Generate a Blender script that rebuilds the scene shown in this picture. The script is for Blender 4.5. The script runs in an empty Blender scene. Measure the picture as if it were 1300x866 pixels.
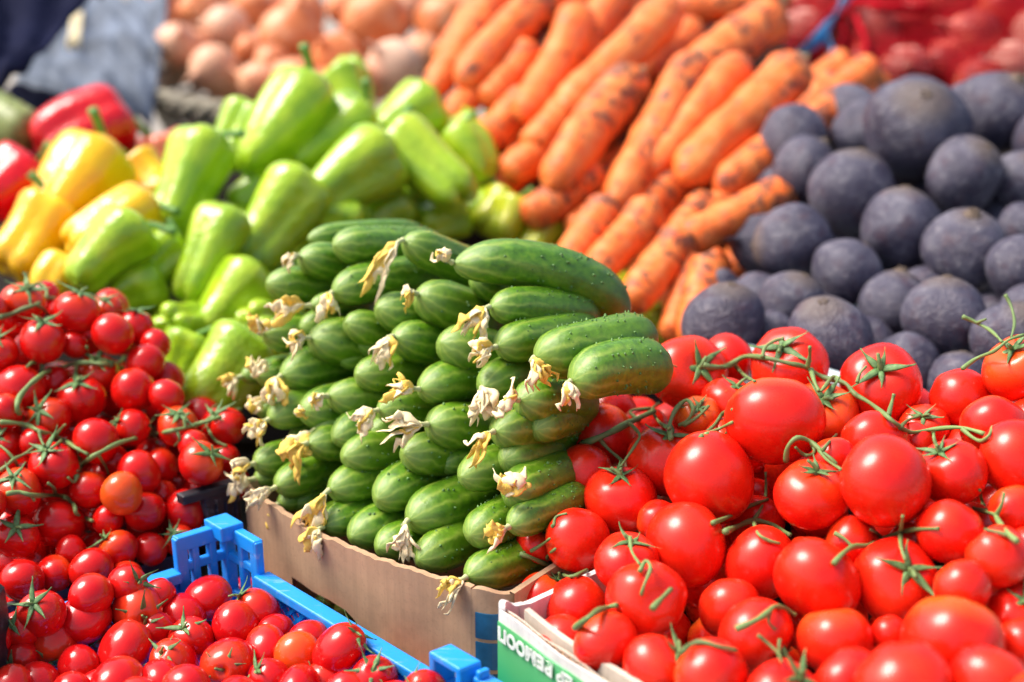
import bpy, bmesh, math, random
import numpy as np
from mathutils import Vector, Matrix, Quaternion

R_ = random.Random(7)
sc = bpy.context.scene
col = sc.collection
PI = math.pi

# ------------------------------------------------------------------ camera
CAM = Vector((0, 0, 1.35)); PITCH = math.radians(22); KPX = 0.72/1300
cd = bpy.data.cameras.new('camera'); cam = bpy.data.objects.new('camera', cd); col.objects.link(cam)
cam.location = CAM; cam.rotation_euler = (PI/2 - PITCH, 0, 0)
cd.sensor_width = 36; cd.lens = 50; cd.clip_start = .02; cd.clip_end = 400
cd.dof.use_dof = True; cd.dof.focus_distance = 0.985; cd.dof.aperture_fstop = 3.0; cd.dof.aperture_blades = 0
sc.camera = cam
FWD = Vector((0, math.cos(PITCH), -math.sin(PITCH))); UP = Vector((0, math.sin(PITCH), math.cos(PITCH))); RT = Vector((1, 0, 0))

# ------------------------------------------------------------------ light
w = bpy.data.worlds.new('World'); sc.world = w; w.use_nodes = True
nt = w.node_tree; bg = nt.nodes['Background']
sky = nt.nodes.new('ShaderNodeTexSky'); sky.sky_type = 'NISHITA'; sky.sun_disc = False
SUN_EL, SUN_AZ = math.radians(56), math.radians(-78)      # azimuth from +Y, negative is left
sky.sun_elevation = SUN_EL; sky.sun_rotation = SUN_AZ
sky.air_density = 1.0; sky.dust_density = 5.0; sky.ozone_density = 0.6
nt.links.new(sky.outputs[0], bg.inputs[0]); bg.inputs[1].default_value = 0.075
sl = bpy.data.lights.new('sun', 'SUN'); sl.energy = 1.5; sl.angle = math.radians(28); sl.color = (1, .95, .88)
sun = bpy.data.objects.new('sun', sl); col.objects.link(sun)
sdir = Vector((math.sin(SUN_AZ)*math.cos(SUN_EL), math.cos(SUN_AZ)*math.cos(SUN_EL), math.sin(SUN_EL)))
sun.rotation_euler = sdir.to_track_quat('Z', 'Y').to_euler()
sc.view_settings.view_transform = 'Standard'; sc.view_settings.look = 'None'
sc.view_settings.exposure = 1.68; sc.view_settings.gamma = 1
sc.render.engine = 'CYCLES'
sc.cycles.use_denoising = True
sc.cycles.max_bounces = 6; sc.cycles.diffuse_bounces = 3; sc.cycles.glossy_bounces = 3
sc.cycles.caustics_reflective = False; sc.cycles.caustics_refractive = False

# ------------------------------------------------------------------ helpers
def P(px, py, d):
    """point at depth d (metres along the view axis) on the sight line of photo pixel px,py"""
    return CAM + d*(FWD + RT*((px-650)*KPX) + UP*((433-py)*KPX))
def raydir(px, py): return FWD + RT*((px-650)*KPX) + UP*((433-py)*KPX)
def onz(px, py, z):
    r = raydir(px, py); return CAM + r*((z-CAM.z)/r.z)
def onplane(px, py, p0, n):
    r = raydir(px, py); return CAM + r*((p0-CAM).dot(n)/r.dot(n))
class Slope:
    """a plane through three sighted points: the slope of a heap"""
    def __init__(s, a, b, c):
        A = np.array([[1, q[0], q[1]] for q in (a, b, c)], float)
        s.k = np.linalg.solve(A, [1/q[2] for q in (a, b, c)])
    def d(s, x, y): return 1/float(s.k[0]+s.k[1]*x+s.k[2]*y)

def link(name, data, parent=None, loc=(0, 0, 0), rot=None, scale=1.0, **kw):
    o = bpy.data.objects.new(name, data); col.objects.link(o)
    o.location = loc
    if rot is not None:
        o.rotation_mode = 'QUATERNION'; o.rotation_quaternion = rot
    o.scale = (scale,)*3 if isinstance(scale, (int, float)) else scale
    if parent: o.parent = parent
    for k, v in kw.items(): o[k] = v
    return o
def mesh(name, verts, faces, mat=None, smooth=True):
    m = bpy.data.meshes.new(name); m.from_pydata([tuple(v) for v in verts], [], faces)
    if mat: m.materials.append(mat)
    if smooth: m.polygons.foreach_set('use_smooth', [True]*len(m.polygons))
    m.update(); return m
class MB:
    def __init__(s): s.v, s.f = [], []
    def add(s, v, f):
        n = len(s.v); s.v += [Vector(q) for q in v]; s.f += [[i+n for i in q] for q in f]; return s
    def box(s, c, sx, sy, sz, ax=None):
        """box centred on c; ax = (X, Y, Z) unit axes"""
        X, Y, Z = ax or (Vector((1, 0, 0)), Vector((0, 1, 0)), Vector((0, 0, 1)))
        c = Vector(c); v = []
        for a in (-.5, .5):
            for b in (-.5, .5):
                for e in (-.5, .5): v.append(c+X*(a*sx)+Y*(b*sy)+Z*(e*sz))
        return s.add(v, [(0, 1, 3, 2), (4, 6, 7, 5), (0, 4, 5, 1), (2, 3, 7, 6), (0, 2, 6, 4), (1, 5, 7, 3)])
    def tube(s, pts, rad, n=7, flat=1.0, twist=0.0, up=None):
        v, f = tube(pts, rad, n, flat, twist, up); return s.add(v, f)
    def build(s, name, mat, smooth=True): return mesh(name, s.v, s.f, mat, smooth)
def tube(pts, rad, n=7, flat=1.0, twist=0.0, up=None):
    """swept tube; rad a number or a list; flat < 1 squashes it to a ribbon"""
    pts = [Vector(p) for p in pts]; N = len(pts)
    if isinstance(rad, (int, float)): rad = [rad]*N
    v, f = [], []
    prev = None
    for i, p in enumerate(pts):
        t = (pts[min(i+1, N-1)]-pts[max(i-1, 0)])
        t = t.normalized() if t.length > 1e-9 else Vector((0, 0, 1))
        a = prev if prev is not None else (up or Vector((.31, .17, .93)))
        x = a - t*a.dot(t)
        if x.length < 1e-5: x = Vector((1, 0, 0)) - t*t.x
        x.normalize(); prev = x; y = t.cross(x)
        tw = twist*i/max(1, N-1)
        for k in range(n):
            a_ = 2*PI*k/n
            cx, cy = math.cos(a_)*rad[i], math.sin(a_)*rad[i]*flat
            q = cx*math.cos(tw)-cy*math.sin(tw), cx*math.sin(tw)+cy*math.cos(tw)
            v.append(p+x*q[0]+y*q[1])
    for i in range(N-1):
        for k in range(n):
            f.append((i*n+k, i*n+(k+1) % n, (i+1)*n+(k+1) % n, (i+1)*n+k))
    f.append(tuple(range(n))[::-1]); f.append(tuple((N-1)*n+k for k in range(n)))
    return v, f
def smoothpath(p, per=4):
    p = [Vector(q) for q in p]
    if len(p) < 3: return [p[0].lerp(p[-1], i/per) for i in range(per+1)]
    out = []
    for i in range(len(p)-1):
        a, b, c, d = p[max(i-1, 0)], p[i], p[i+1], p[min(i+2, len(p)-1)]
        for j in range(per):
            t = j/per
            out.append(.5*((2*b)+(c-a)*t+(2*a-5*b+4*c-d)*t*t+(3*b-a-3*c+d)*t**3))
    out.append(p[-1]); return out
def lathe(prof, n, fr=None, fz=None):
    """prof: list of (r, z); fr(phi, i) multiplies the radius, fz(phi, i) adds to z; poles when r == 0"""
    v, f = [], []; rings = []
    for i, (r, z) in enumerate(prof):
        if r == 0: v.append(Vector((0, 0, z+(fz(0, i) if fz else 0)))); rings.append([len(v)-1])
        else:
            ring = []
            for k in range(n):
                a = 2*PI*k/n; q = r*(fr(a, i) if fr else 1)
                v.append(Vector((q*math.cos(a), q*math.sin(a), z+(fz(a, i) if fz else 0)))); ring.append(len(v)-1)
            rings.append(ring)
    for A, B in zip(rings, rings[1:]):
        if len(A) == 1: f += [(A[0], B[k], B[(k+1) % n]) for k in range(n)]
        elif len(B) == 1: f += [(A[k], B[0], A[(k+1) % n]) for k in range(n)]
        else: f += [(A[k], B[k], B[(k+1) % n], A[(k+1) % n]) for k in range(n)]
    return v, f

# ------------------------------------------------------------------ materials
class Mat:
    def __init__(s, name):
        s.m = bpy.data.materials.new(name); s.m.use_nodes = True
        s.t = s.m.node_tree; s.b = s.t.nodes['Principled BSDF']
    def n(s, typ, **kw):
        q = s.t.nodes.new(typ)
        for k, v in kw.items():
            if k in q.bl_rna.properties.keys(): setattr(q, k, v)
            else: q.inputs[k.replace('_', ' ')].default_value = v
        return q
    def l(s, a, b): s.t.links.new(a, b)
    def set(s, **kw):
        for k, v in kw.items(): s.b.inputs[k.replace('_', ' ')].default_value = v
        return s
    def coord(s, which='Object'): return s.n('ShaderNodeTexCoord').outputs[which]
    def noise(s, vec, scale, detail=3, rough=.55, off=True):
        if off:   # every object gets its own piece of the pattern
            oi = s.n('ShaderNodeObjectInfo'); mu = s.n('ShaderNodeMath', operation='MULTIPLY'); mu.inputs[1].default_value = 57.0
            s.l(oi.outputs['Random'], mu.inputs[0])
            ad = s.n('ShaderNodeVectorMath', operation='ADD'); s.l(vec, ad.inputs[0]); s.l(mu.outputs[0], ad.inputs[1]); vec = ad.outputs[0]
        q = s.n('ShaderNodeTexNoise'); q.inputs['Scale'].default_value = scale; q.inputs['Detail'].default_value = detail; q.inputs['Roughness'].default_value = rough
        s.l(vec, q.inputs['Vector']); return q.outputs['Fac']
    def ramp(s, fac, stops, interp='LINEAR'):
        q = s.n('ShaderNodeValToRGB'); q.color_ramp.interpolation = interp
        e = q.color_ramp.elements
        while len(e) > 1: e.remove(e[-1])
        e[0].position = stops[0][0]; e[0].color = tuple(stops[0][1])+(1,) if len(stops[0][1]) == 3 else stops[0][1]
        for p, c in stops[1:]:
            k = e.new(p); k.color = tuple(c)+(1,) if len(c) == 3 else c
        s.l(fac, q.inputs[0]); return q.outputs[0]
    def math(s, op, a, b=None):
        q = s.n('ShaderNodeMath', operation=op)
        for i, x in enumerate((a, b)):
            if x is None: continue
            if isinstance(x, (int, float)): q.inputs[i].default_value = x
            else: s.l(x, q.inputs[i])
        return q.outputs[0]
    def mix(s, fac, a, b, blend='MIX'):
        q = s.n('ShaderNodeMix', data_type='RGBA', blend_type=blend)
        for i, x in ((0, fac), (6, a), (7, b)):
            if isinstance(x, (int, float)): q.inputs[i].default_value = x
            elif isinstance(x, tuple): q.inputs[i].default_value = x+(1,) if len(x) == 3 else x
            else: s.l(x, q.inputs[i])
        return q.outputs[2]
    def color(s, x):
        if isinstance(x, tuple): s.b.inputs['Base Color'].default_value = x+(1,)
        else: s.l(x, s.b.inputs['Base Color'])
        return s
    def bump(s, h, strength=.3, dist=.01):
        q = s.n('ShaderNodeBump'); q.inputs['Strength'].default_value = strength; q.inputs['Distance'].default_value = dist
        s.l(h, q.inputs['Height']); s.l(q.outputs[0], s.b.inputs['Normal']); return s
    def rnd(s): return s.n('ShaderNodeObjectInfo').outputs['Random']

def plain(name, c, rough=.6, var=.25, scale=30, bump=.15, **kw):
    M = Mat(name); co = M.coord()
    n = M.noise(co, scale, 4)
    d = tuple(x*(1-var) for x in c); e = tuple(min(1, x*(1+var)) for x in c)
    M.color(M.ramp(n, [(.3, d), (.7, e)])).set(Roughness=rough, **kw)
    if bump: M.bump(n, bump, .002)
    return M.m
def tomato_mat(name, deep, base, orange, amount, rough=.2):
    M = Mat(name); co = M.coord(); r = M.rnd()
    n = M.noise(co, .9, 2)
    c = M.mix(M.math('MULTIPLY', M.math('SUBTRACT', n, .35), 1.6), deep, base)
    sep = M.n('ShaderNodeSeparateXYZ'); M.l(co, sep.inputs[0])
    sh = M.n('ShaderNodeMapRange'); sh.inputs[1].default_value = .1; sh.inputs[2].default_value = .9; M.l(sep.outputs[2], sh.inputs[0])
    am = M.math('MULTIPLY', M.math('MULTIPLY', sh.outputs[0], M.math('POWER', r, 2.0)), amount)
    c = M.mix(am, c, orange)
    sp = M.noise(co, 26, 2)
    spk = M.ramp(sp, [(.72, (0, 0, 0)), (.78, (1, 1, 1))])
    c = M.mix(M.math('MULTIPLY', spk, .12), c, (.75, .3, .12))
    M.color(c).set(Roughness=rough, Coat_Weight=.12, Coat_Roughness=.08, IOR=1.45)
    M.l(M.math('ADD', M.math('MULTIPLY', M.noise(co, 5, 3), .14), rough-.06), M.b.inputs['Roughness'])
    M.b.inputs['Subsurface Weight'].default_value = .12; M.b.inputs['Subsurface Radius'].default_value = (1, .25, .1); M.b.inputs['Subsurface Scale'].default_value = .006
    return M.m
m_tom = tomato_mat('ripe tomato skin', (.74, .010, .004), (.87, .042, .008), (.88, .19, .015), .9, .27)
m_cher = tomato_mat('cherry tomato skin', (.54, .004, .004), (.74, .013, .006), (.84, .12, .012), .6, .19)
m_plum = tomato_mat('small plum tomato skin', (.56, .004, .006), (.70, .014, .010), (.80, .12, .02), .45, .16)
m_green = plain('tomato stalk green', (.15, .23, .07), .6, .4, 6, .2)
m_greenD = plain('calyx green', (.10, .20, .06), .6, .45, 7, .2)
m_cut = plain('dry cut end', (.55, .47, .30), .8, .2, 8, .1)

def cuc_mat():
    M = Mat('cucumber skin'); co = M.coord()
    sep = M.n('ShaderNodeSeparateXYZ'); M.l(co, sep.inputs[0])
    ang = M.math('ARCTAN2', sep.outputs[2], sep.outputs[1])
    n1 = M.noise(co, 1.1, 3)
    a2 = M.math('ADD', M.math('MULTIPLY', ang, 10), M.math('MULTIPLY', n1, 7))
    st = M.math('MULTIPLY', M.math('ADD', M.math('SINE', a2), 1), .5)
    st = M.math('POWER', st, 3.5)
    fade = M.n('ShaderNodeMapRange'); fade.inputs[1].default_value = .0; fade.inputs[2].default_value = 3.9; fade.inputs[3].default_value = 1; fade.inputs[4].default_value = .05
    M.l(sep.outputs[0], fade.inputs[0])
    streak = M.noise(co, 2.3, 4)
    s2 = M.math('MULTIPLY', M.math('MULTIPLY', st, fade.outputs[0]), M.math('ADD', streak, .35))
    tipf = M.n('ShaderNodeMapRange'); tipf.inputs[1].default_value = 0; tipf.inputs[2].default_value = .9; tipf.inputs[3].default_value = .75; tipf.inputs[4].default_value = 0
    M.l(sep.outputs[0], tipf.inputs[0])
    base = M.ramp(M.noise(co, 3.2, 5), [(.3, (.038, .125, .003)), (.55, (.085, .225, .005)), (.75, (.155, .30, .009))])
    r = M.rnd()
    base = M.mix(M.math('MULTIPLY', r, .4), base, (.15, .26, .01))
    dk = M.n('ShaderNodeMapRange'); dk.inputs[1].default_value = 3.; dk.inputs[2].default_value = 7.; dk.inputs[3].default_value = 0; dk.inputs[4].default_value = .6
    M.l(sep.outputs[0], dk.inputs[0])
    base = M.mix(dk.outputs[0], base, (.035, .10, .004))
    c = M.mix(M.math('MULTIPLY', s2, .75), base, (.38, .48, .07))
    c = M.mix(M.math('MULTIPLY', tipf.outputs[0], .8), c, (.27, .40, .085))
    fine = M.noise(co, 38, 3)
    c = M.mix(M.math('MULTIPLY', M.ramp(fine, [(.62, (0, 0, 0)), (.72, (1, 1, 1))]), .16), c, (.42, .55, .22))
    M.color(c).set(Roughness=.33, IOR=1.5, Coat_Weight=.25, Coat_Roughness=.22)
    M.bump(M.math('ADD', M.math('MULTIPLY', fine, .5), M.noise(co, 4, 3)), .22, .15)
    return M.m
m_cuc = cuc_mat()
m_wart = plain('cucumber wart', (.07, .17, .025), .5, .35, 4, 0)
m_petw = plain('withered cream petal', (.90, .74, .43), .75, .14, 60, .3)
m_pety = plain('withered yellow petal', (.93, .58, .10), .7, .25, 60, .3)
m_neck = plain('flower neck', (.52, .54, .26), .7, .2, 40, .2)

def pepper_mat(name, a, b, c2, rough=.2):
    M = Mat(name); co = M.coord()
    n = M.noise(co, 1.3, 3)
    c = M.ramp(n, [(.3, a), (.5, b), (.72, c2)])
    M.color(c).set(Roughness=rough, Coat_Weight=.3, Coat_Roughness=.1, IOR=1.5)
    M.bump(M.noise(co, 5, 2), .10, .12)
    M.b.inputs['Subsurface Weight'].default_value = .1; M.b.inputs['Subsurface Radius'].default_value = (.6, 1, .2); M.b.inputs['Subsurface Scale'].default_value = .006
    return M.m
m_gpep = pepper_mat('green pepper skin', (.22, .40, .010), (.34, .52, .014), (.48, .62, .03), .24)
m_ylpep = pepper_mat('yellow green pepper skin', (.36, .44, .012), (.45, .50, .016), (.55, .52, .02), .28)
m_ypep = pepper_mat('yellow pepper skin', (.84, .40, .003), (.90, .50, .003), (.92, .58, .006), .2)
m_rpep = pepper_mat('red pepper skin', (.56, .002, .005), (.68, .003, .008), (.70, .008, .012), .17)
m_ppep = pepper_mat('pale red pepper skin', (.66, .10, .05), (.72, .18, .09), (.74, .26, .12), .25)
m_pstem = plain('pepper stem', (.12, .27, .05), .6, .3, 8, .2)

def carrot_mat():
    M = Mat('carrot skin with soil'); co = M.coord()
    n = M.noise(co, 1.5, 3)
    c = M.ramp(n, [(.3, (.80, .115, .016)), (.5, (.86, .185, .03)), (.72, (.88, .28, .075))])
    wv = M.n('ShaderNodeTexWave', bands_direction='X'); wv.inputs['Scale'].default_value = 2.2; wv.inputs['Distortion'].default_value = 5; wv.inputs['Detail'].default_value = 3
    M.l(co, wv.inputs['Vector'])
    c = M.mix(M.math('MULTIPLY', wv.outputs['Fac'], .13), c, (.55, .10, .03))
    sep = M.n('ShaderNodeSeparateXYZ'); M.l(co, sep.inputs[0])
    # soil: patches, more of it at the crown end, more on some carrots than on others
    r = M.rnd()
    crown = M.n('ShaderNodeMapRange'); crown.inputs[1].default_value = 3.5; crown.inputs[2].default_value = 7.5; crown.inputs[3].default_value = 0; crown.inputs[4].default_value = .10
    M.l(sep.outputs[0], crown.inputs[0])
    s1 = M.noise(co, 1.25, 5, .6)
    lvl = M.math('ADD', M.math('ADD', s1, crown.outputs[0]), M.math('MULTIPLY', M.math('SUBTRACT', r, .5), .12))
    soil = M.ramp(lvl, [(.600, (0, 0, 0)), (.655, (1, 1, 1))])
    sb = M.noise(co, 7, 3)
    c = M.mix(M.math('MULTIPLY', soil, M.math('ADD', M.math('MULTIPLY', sb, .6), .45)), c, (.045, .033, .030))
    dust_sheen = M.ramp(M.noise(co, 2.6, 4), [(.5, (0, 0, 0)), (.75, (1, 1, 1))])  # pale dust, also puts the sky's pinkish sheen into the skin colour
    c = M.mix(M.math('MULTIPLY', dust_sheen, .30), c, (.70, .32, .20))
    M.color(c).set(Roughness=.45, Specular_IOR_Level=.33)
    M.bump(M.math('ADD', wv.outputs['Fac'], sb), .18, .1)
    return M.m
m_car = carrot_mat()
m_cstalk = plain('dry carrot stalk', (.30, .25, .13), .8, .3, 8, .2)

def beet_mat():
    M = Mat('dusty beetroot skin'); co = M.coord()
    n = M.noise(co, 1.1, 4); n2 = M.noise(co, 4.2, 5, .65)
    c = M.ramp(n, [(.3, (.030, .024, .048)), (.5, (.060, .054, .088)), (.72, (.122, .114, .150))])
    c = M.mix(M.math('MULTIPLY', M.ramp(n2, [(.50, (0, 0, 0)), (.66, (1, 1, 1))]), .45), c, (.24, .225, .25))
    c = M.mix(M.math('MULTIPLY', M.ramp(M.noise(co, 2.4, 4), [(.55, (0, 0, 0)), (.72, (1, 1, 1))]), .75), c, (.060, .026, .045))
    sep = M.n('ShaderNodeSeparateXYZ'); M.l(co, sep.inputs[0])
    cr = M.n('ShaderNodeMapRange'); cr.inputs[1].default_value = .78; cr.inputs[2].default_value = 1.0; M.l(sep.outputs[2], cr.inputs[0])
    c = M.mix(M.math('MULTIPLY', cr.outputs[0], .6), c, (.14, .10, .07))
    M.color(c).set(Roughness=.55)
    M.bump(M.math('ADD', n2, M.noise(co, 14, 3)), .3, .06)
    return M.m
m_beet = beet_mat()
def onion_mat(name, a, b, c2):
    M = Mat(name); co = M.coord()
    sep = M.n('ShaderNodeSeparateXYZ'); M.l(co, sep.inputs[0])
    ang = M.math('ARCTAN2', sep.outputs[1], sep.outputs[0])
    st = M.math('SINE', M.math('ADD', M.math('MULTIPLY', ang, 17), M.math('MULTIPLY', M.noise(co, 2, 3), 8)))
    c = M.ramp(M.noise(co, 1.4, 4), [(.3, a), (.5, b), (.7, c2)])
    c = M.mix(M.math('MULTIPLY', M.math('ADD', st, 1), .1), c, a)
    r = M.rnd()
    c = M.mix(M.math('MULTIPLY', M.math('POWER', r, 3.), .6), c, (.72, .58, .45))
    M.color(c).set(Roughness=.42, Specular_IOR_Level=.35)
    return M.m
m_on = onion_mat('yellow onion skin', (.54, .12, .03), (.72, .25, .09), (.78, .42, .24))
m_ron = onion_mat('red onion skin', (.26, .006, .010), (.42, .020, .016), (.58, .12, .04))
m_cardb = None
def card_mat(name, c, top=None):
    M = Mat(name); co = M.coord()
    n = M.noise(co, 45, 5, .6, off=False)
    v = M.n('ShaderNodeTexWave', bands_direction='X'); v.inputs['Scale'].default_value = 90; v.inputs['Distortion'].default_value = .4; v.inputs['Detail'].default_value = 2; M.l(co, v.inputs['Vector'])
    f = M.noise(co, 420, 2, .5, off=False)
    blot = M.noise(co, 12, 3, .6, off=False)
    mp = M.n('ShaderNodeMapping'); mp.inputs['Scale'].default_value = (260, 260, 6); M.l(co, mp.inputs['Vector'])
    fl = M.noise(mp.outputs[0], 1.0, 2, .6, off=False)
    cc = M.ramp(n, [(.25, tuple(x*.78 for x in c)), (.5, c), (.8, tuple(min(1, x*1.14) for x in c))])
    cc = M.mix(M.math('MULTIPLY', v.outputs['Fac'], .0), cc, tuple(x*.7 for x in c))
    cc = M.mix(M.math('MULTIPLY', M.ramp(f, [(.58, (0, 0, 0)), (.66, (1, 1, 1))]), .22), cc, tuple(x*.55 for x in c))
    cc = M.mix(M.math('MULTIPLY', M.ramp(fl, [(.42, (0, 0, 0)), (.62, (1, 1, 1))]), .26), cc, tuple(x*.66 for x in c))
    cc = M.mix(M.math('MULTIPLY', M.ramp(blot, [(.55, (0, 0, 0)), (.72, (1, 1, 1))]), .18), cc, tuple(x*.62 for x in c))
    M.color(cc).set(Roughness=.85)
    M.bump(n, .2, .001)
    return M.m
m_card = card_mat('brown cardboard', (.47, .29, .165))
m_cardin = card_mat('inner cardboard', (.38, .27, .18))
m_edge = card_mat('torn cardboard edge', (.60, .52, .42))
m_wcard = card_mat('white coated cardboard', (.74, .71, .66))
m_gprint = None
def print_mat():
    M = Mat('green printed board'); co = M.coord()
    sep = M.n('ShaderNodeSeparateXYZ'); M.l(co, sep.inputs[0])
    n = M.noise(co, 25, 5, .6, off=False)
    n2 = M.noise(co, 9, 2, .5, off=False)
    c = M.ramp(n2, [(.35, (.02, .40, .17)), (.5, (.09, .46, .16)), (.65, (.24, .56, .24))])
    c = M.mix(M.math('MULTIPLY', M.ramp(n, [(.6, (0, 0, 0)), (.7, (1, 1, 1))]), .2), c, (.4, .55, .35))
    M.color(c).set(Roughness=.5)
    return M.m
m_gprint = print_mat()
m_bprint = plain('dark blue print', (.012, .10, .20), .55, .3, 60, .1)
m_wprint = plain('white print', (.72, .76, .68), .6, .12, 120, 0)
m_blue = None
def plastic(name, c, rough=.38, var=.14):
    M = Mat(name); co = M.coord()
    n = M.noise(co, 60, 5, .65, off=False); n2 = M.noise(co, 14, 3, .6, off=False)
    cc = M.ramp(n2, [(.3, tuple(x*(1-var) for x in c)), (.7, tuple(min(1, x*(1+var)) for x in c))])
    cc = M.mix(M.math('MULTIPLY', M.ramp(n, [(.56, (0, 0, 0)), (.7, (1, 1, 1))]), .12), cc, (.5, .55, .58))
    M.color(cc).set(Roughness=rough)
    M.l(M.math('ADD', M.math('MULTIPLY', n, .25), rough-.1), M.b.inputs['Roughness'])
    sc_ = M.n('ShaderNodeMapping'); sc_.inputs['Scale'].default_value = (30, 260, 90); sc_.inputs['Rotation'].default_value = (.3, .5, .8); M.l(co, sc_.inputs['Vector'])
    scr = M.noise(sc_.outputs[0], 1.0, 4, .7, off=False)
    cc = M.mix(M.math('MULTIPLY', M.ramp(scr, [(.60, (0, 0, 0)), (.68, (1, 1, 1))]), .35), cc, tuple(min(1, x*.5+.38) for x in c))
    gr = M.noise(co, 22, 5, .7, off=False)
    cc = M.mix(M.math('MULTIPLY', M.ramp(gr, [(.55, (0, 0, 0)), (.75, (1, 1, 1))]), .3), cc, tuple(x*.35+.02 for x in c))
    M.color(cc)
    M.bump(n, .12, .001)
    return M.m
m_blue = plastic('bright blue crate plastic', (.008, .27, .82))
m_black = plastic('black crate plastic', (.012, .012, .018), .45)
m_pale = plastic('pale blue crate plastic', (.52, .62, .66), .5)
m_dblue = plastic('dark blue crate plastic', (.02, .05, .12), .5)
m_wood = plain('dark stall and gap boards', (.018, .014, .012), .95, .3, 14, .2, Specular_IOR_Level=.15)  # near-black wood; also gives the sheets added behind the gaps their shade
m_wick = plain('grey wicker', (.34, .30, .22), .8, .35, 40, .4)
m_net = plain('red net', (.36, .0015, .009), .8, .15, 30, 0, Specular_IOR_Level=.12)
m_rib = plain('light blue ribbon', (.10, .42, .75), .4, .2, 20, .1)
m_greycloth = plain('grey sacking', (.11, .135, .18), .9, .55, 14, .5)
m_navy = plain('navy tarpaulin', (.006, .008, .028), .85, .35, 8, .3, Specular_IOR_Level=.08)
m_gap_patch = plain('cream gap patch', (.80, .70, .46), .8, .08, 20, .1)  # bright ground tone for the patch that stands in for a gap
m_zuk = plain('pale courgette skin', (.22, .27, .08), .45, .4, 3, .1)
m_ground = plain('pale dusty paving', (.30, .27, .23), .9, .15, 2.5, .2)

# ------------------------------------------------------------------ labels
ORD = ['', 'first', 'second', 'third', 'fourth', 'fifth', 'sixth', 'seventh', 'eighth', 'ninth', 'tenth', 'eleventh', 'twelfth', 'thirteenth', 'fourteenth', 'fifteenth', 'sixteenth', 'seventeenth', 'eighteenth', 'nineteenth', 'twentieth', 'next but last', 'next but last']
def rows_of(items, h):
    """sort things into rows (top first) of height h, each from left to right -> {index: (row, place, count)}"""
    idx = sorted(range(len(items)), key=lambda i: items[i][1]); out = {}; rows = []
    for i in idx:
        if rows and items[i][1]-items[rows[-1][0]][1] < h: rows[-1].append(i)
        else: rows.append([i])
    for r, ids in enumerate(rows):
        ids.sort(key=lambda i: items[i][0])
        for k, i in enumerate(ids): out[i] = (r+1, k+1, len(ids), len(rows))
    return out
def place_words(t, long=False):
    r, k, n, N = t
    rw = 'top row' if r == 1 else 'bottom row' if r == N else f'{ORD[r]} row'
    if n == 1: kw = 'alone'
    elif k == 1: kw = 'leftmost'
    elif k == n: kw = 'rightmost'
    else: kw = f'{ORD[k]} from left'
    return f'{kw} in {rw}'

def axis_rot(axis, spin, frm='Z'):
    q = axis.to_track_quat(frm, 'Y' if frm == 'Z' else 'Z')
    return q @ Quaternion((0, 0, 1) if frm == 'Z' else (1, 0, 0), spin)
def camvec(nx, ny, nz):
    return (RT*nx+UP*ny-FWD*nz).normalized()
def relax(items, slope, gap=.94, it=80, off=0.0):
    """seat round things against each other: keep each on its own sight line and slide overlapping ones apart"""
    n = len(items); d = np.array([slope.d(a['x'], a['y'])+off+a.get('dd', 0) for a in items])
    rp = np.array([a['r'] for a in items])
    X = np.array([[a['x'], a['y']] for a in items], float)
    O = np.array([a['y']+.35*a['r']+a.get('f', 0) for a in items])
    dirs = np.array([list(raydir(*x)) for x in X])
    for _ in range(it):
        moved = False
        p = dirs*d[:, None]; rr = rp*KPX*d
        for i in range(n):
            dist = np.linalg.norm(p-p[i], axis=1); need = gap*(rr+rr[i]); bad = np.where((dist < need))[0]
            for j in bad:
                if j <= i: continue
                g = (need[j]-dist[j])*.30
                if O[i] > O[j]: d[i] -= g; d[j] += g
                else: d[i] += g; d[j] -= g
                moved = True
        if not moved: break
    for a, q in zip(items, d): a['d'] = float(q)
def fillers(items, slope, poly, r0, back, rng, need=14, dj=.012):
    """round things that show through the gaps between the front ones"""
    xs = [p[0] for p in poly]; ys = [p[1] for p in poly]
    def inside(x, y):
        c = False; j = len(poly)-1
        for i in range(len(poly)):
            (xi, yi), (xj, yj) = poly[i], poly[j]
            if (yi > y) != (yj > y) and x < (xj-xi)*(y-yi)/(yj-yi)+xi: c = not c
            j = i
        return c
    st = 3; gx = np.arange(min(xs), max(xs), st); gy = np.arange(min(ys), max(ys), st); GX, GY = np.meshgrid(gx, gy)
    zb = np.full(GX.shape, 9.)
    for a in items:
        m = (GX-a['x'])**2+(GY-a['y'])**2 < a['r']**2; zb[m] = np.minimum(zb[m], a['d'])
    z0 = zb.copy()
    pos = [P(a['x'], a['y'], a['d']) for a in items]; rad = [a['r']*KPX*a['d'] for a in items]
    out = []
    cand = []
    step = r0*1.0
    y = min(ys)
    while y < max(ys):
        x = min(xs)+rng.random()*step
        while x < max(xs):
            cand.append((x+rng.uniform(-.3, .3)*r0, y+rng.uniform(-.3, .3)*r0)); x += step
        y += step*.9
    rng.shuffle(cand)
    for x, y in cand:
        if not inside(x, y): continue
        r = r0*rng.uniform(.85, 1.08)
        for extra in (0, .6, 1.2):
            d = slope.d(x, y)+back+extra*back+rng.uniform(0, dj); q = P(x, y, d); rr = r*KPX*d
            if all((q-p).length > .86*(rr+s) for p, s in zip(pos, rad)):
                m = ((GX-x)**2+(GY-y)**2 < r*r); front = (m & (z0 < 8) & (z0 > d)).sum(); m &= zb > d
                if m.sum() < need or front > .06*(r/st)**2: continue
                zb[m] = d
                pos.append(q); rad.append(rr); out.append(dict(x=x, y=y, r=r, d=d, fill=True)); break
    return out
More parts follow.
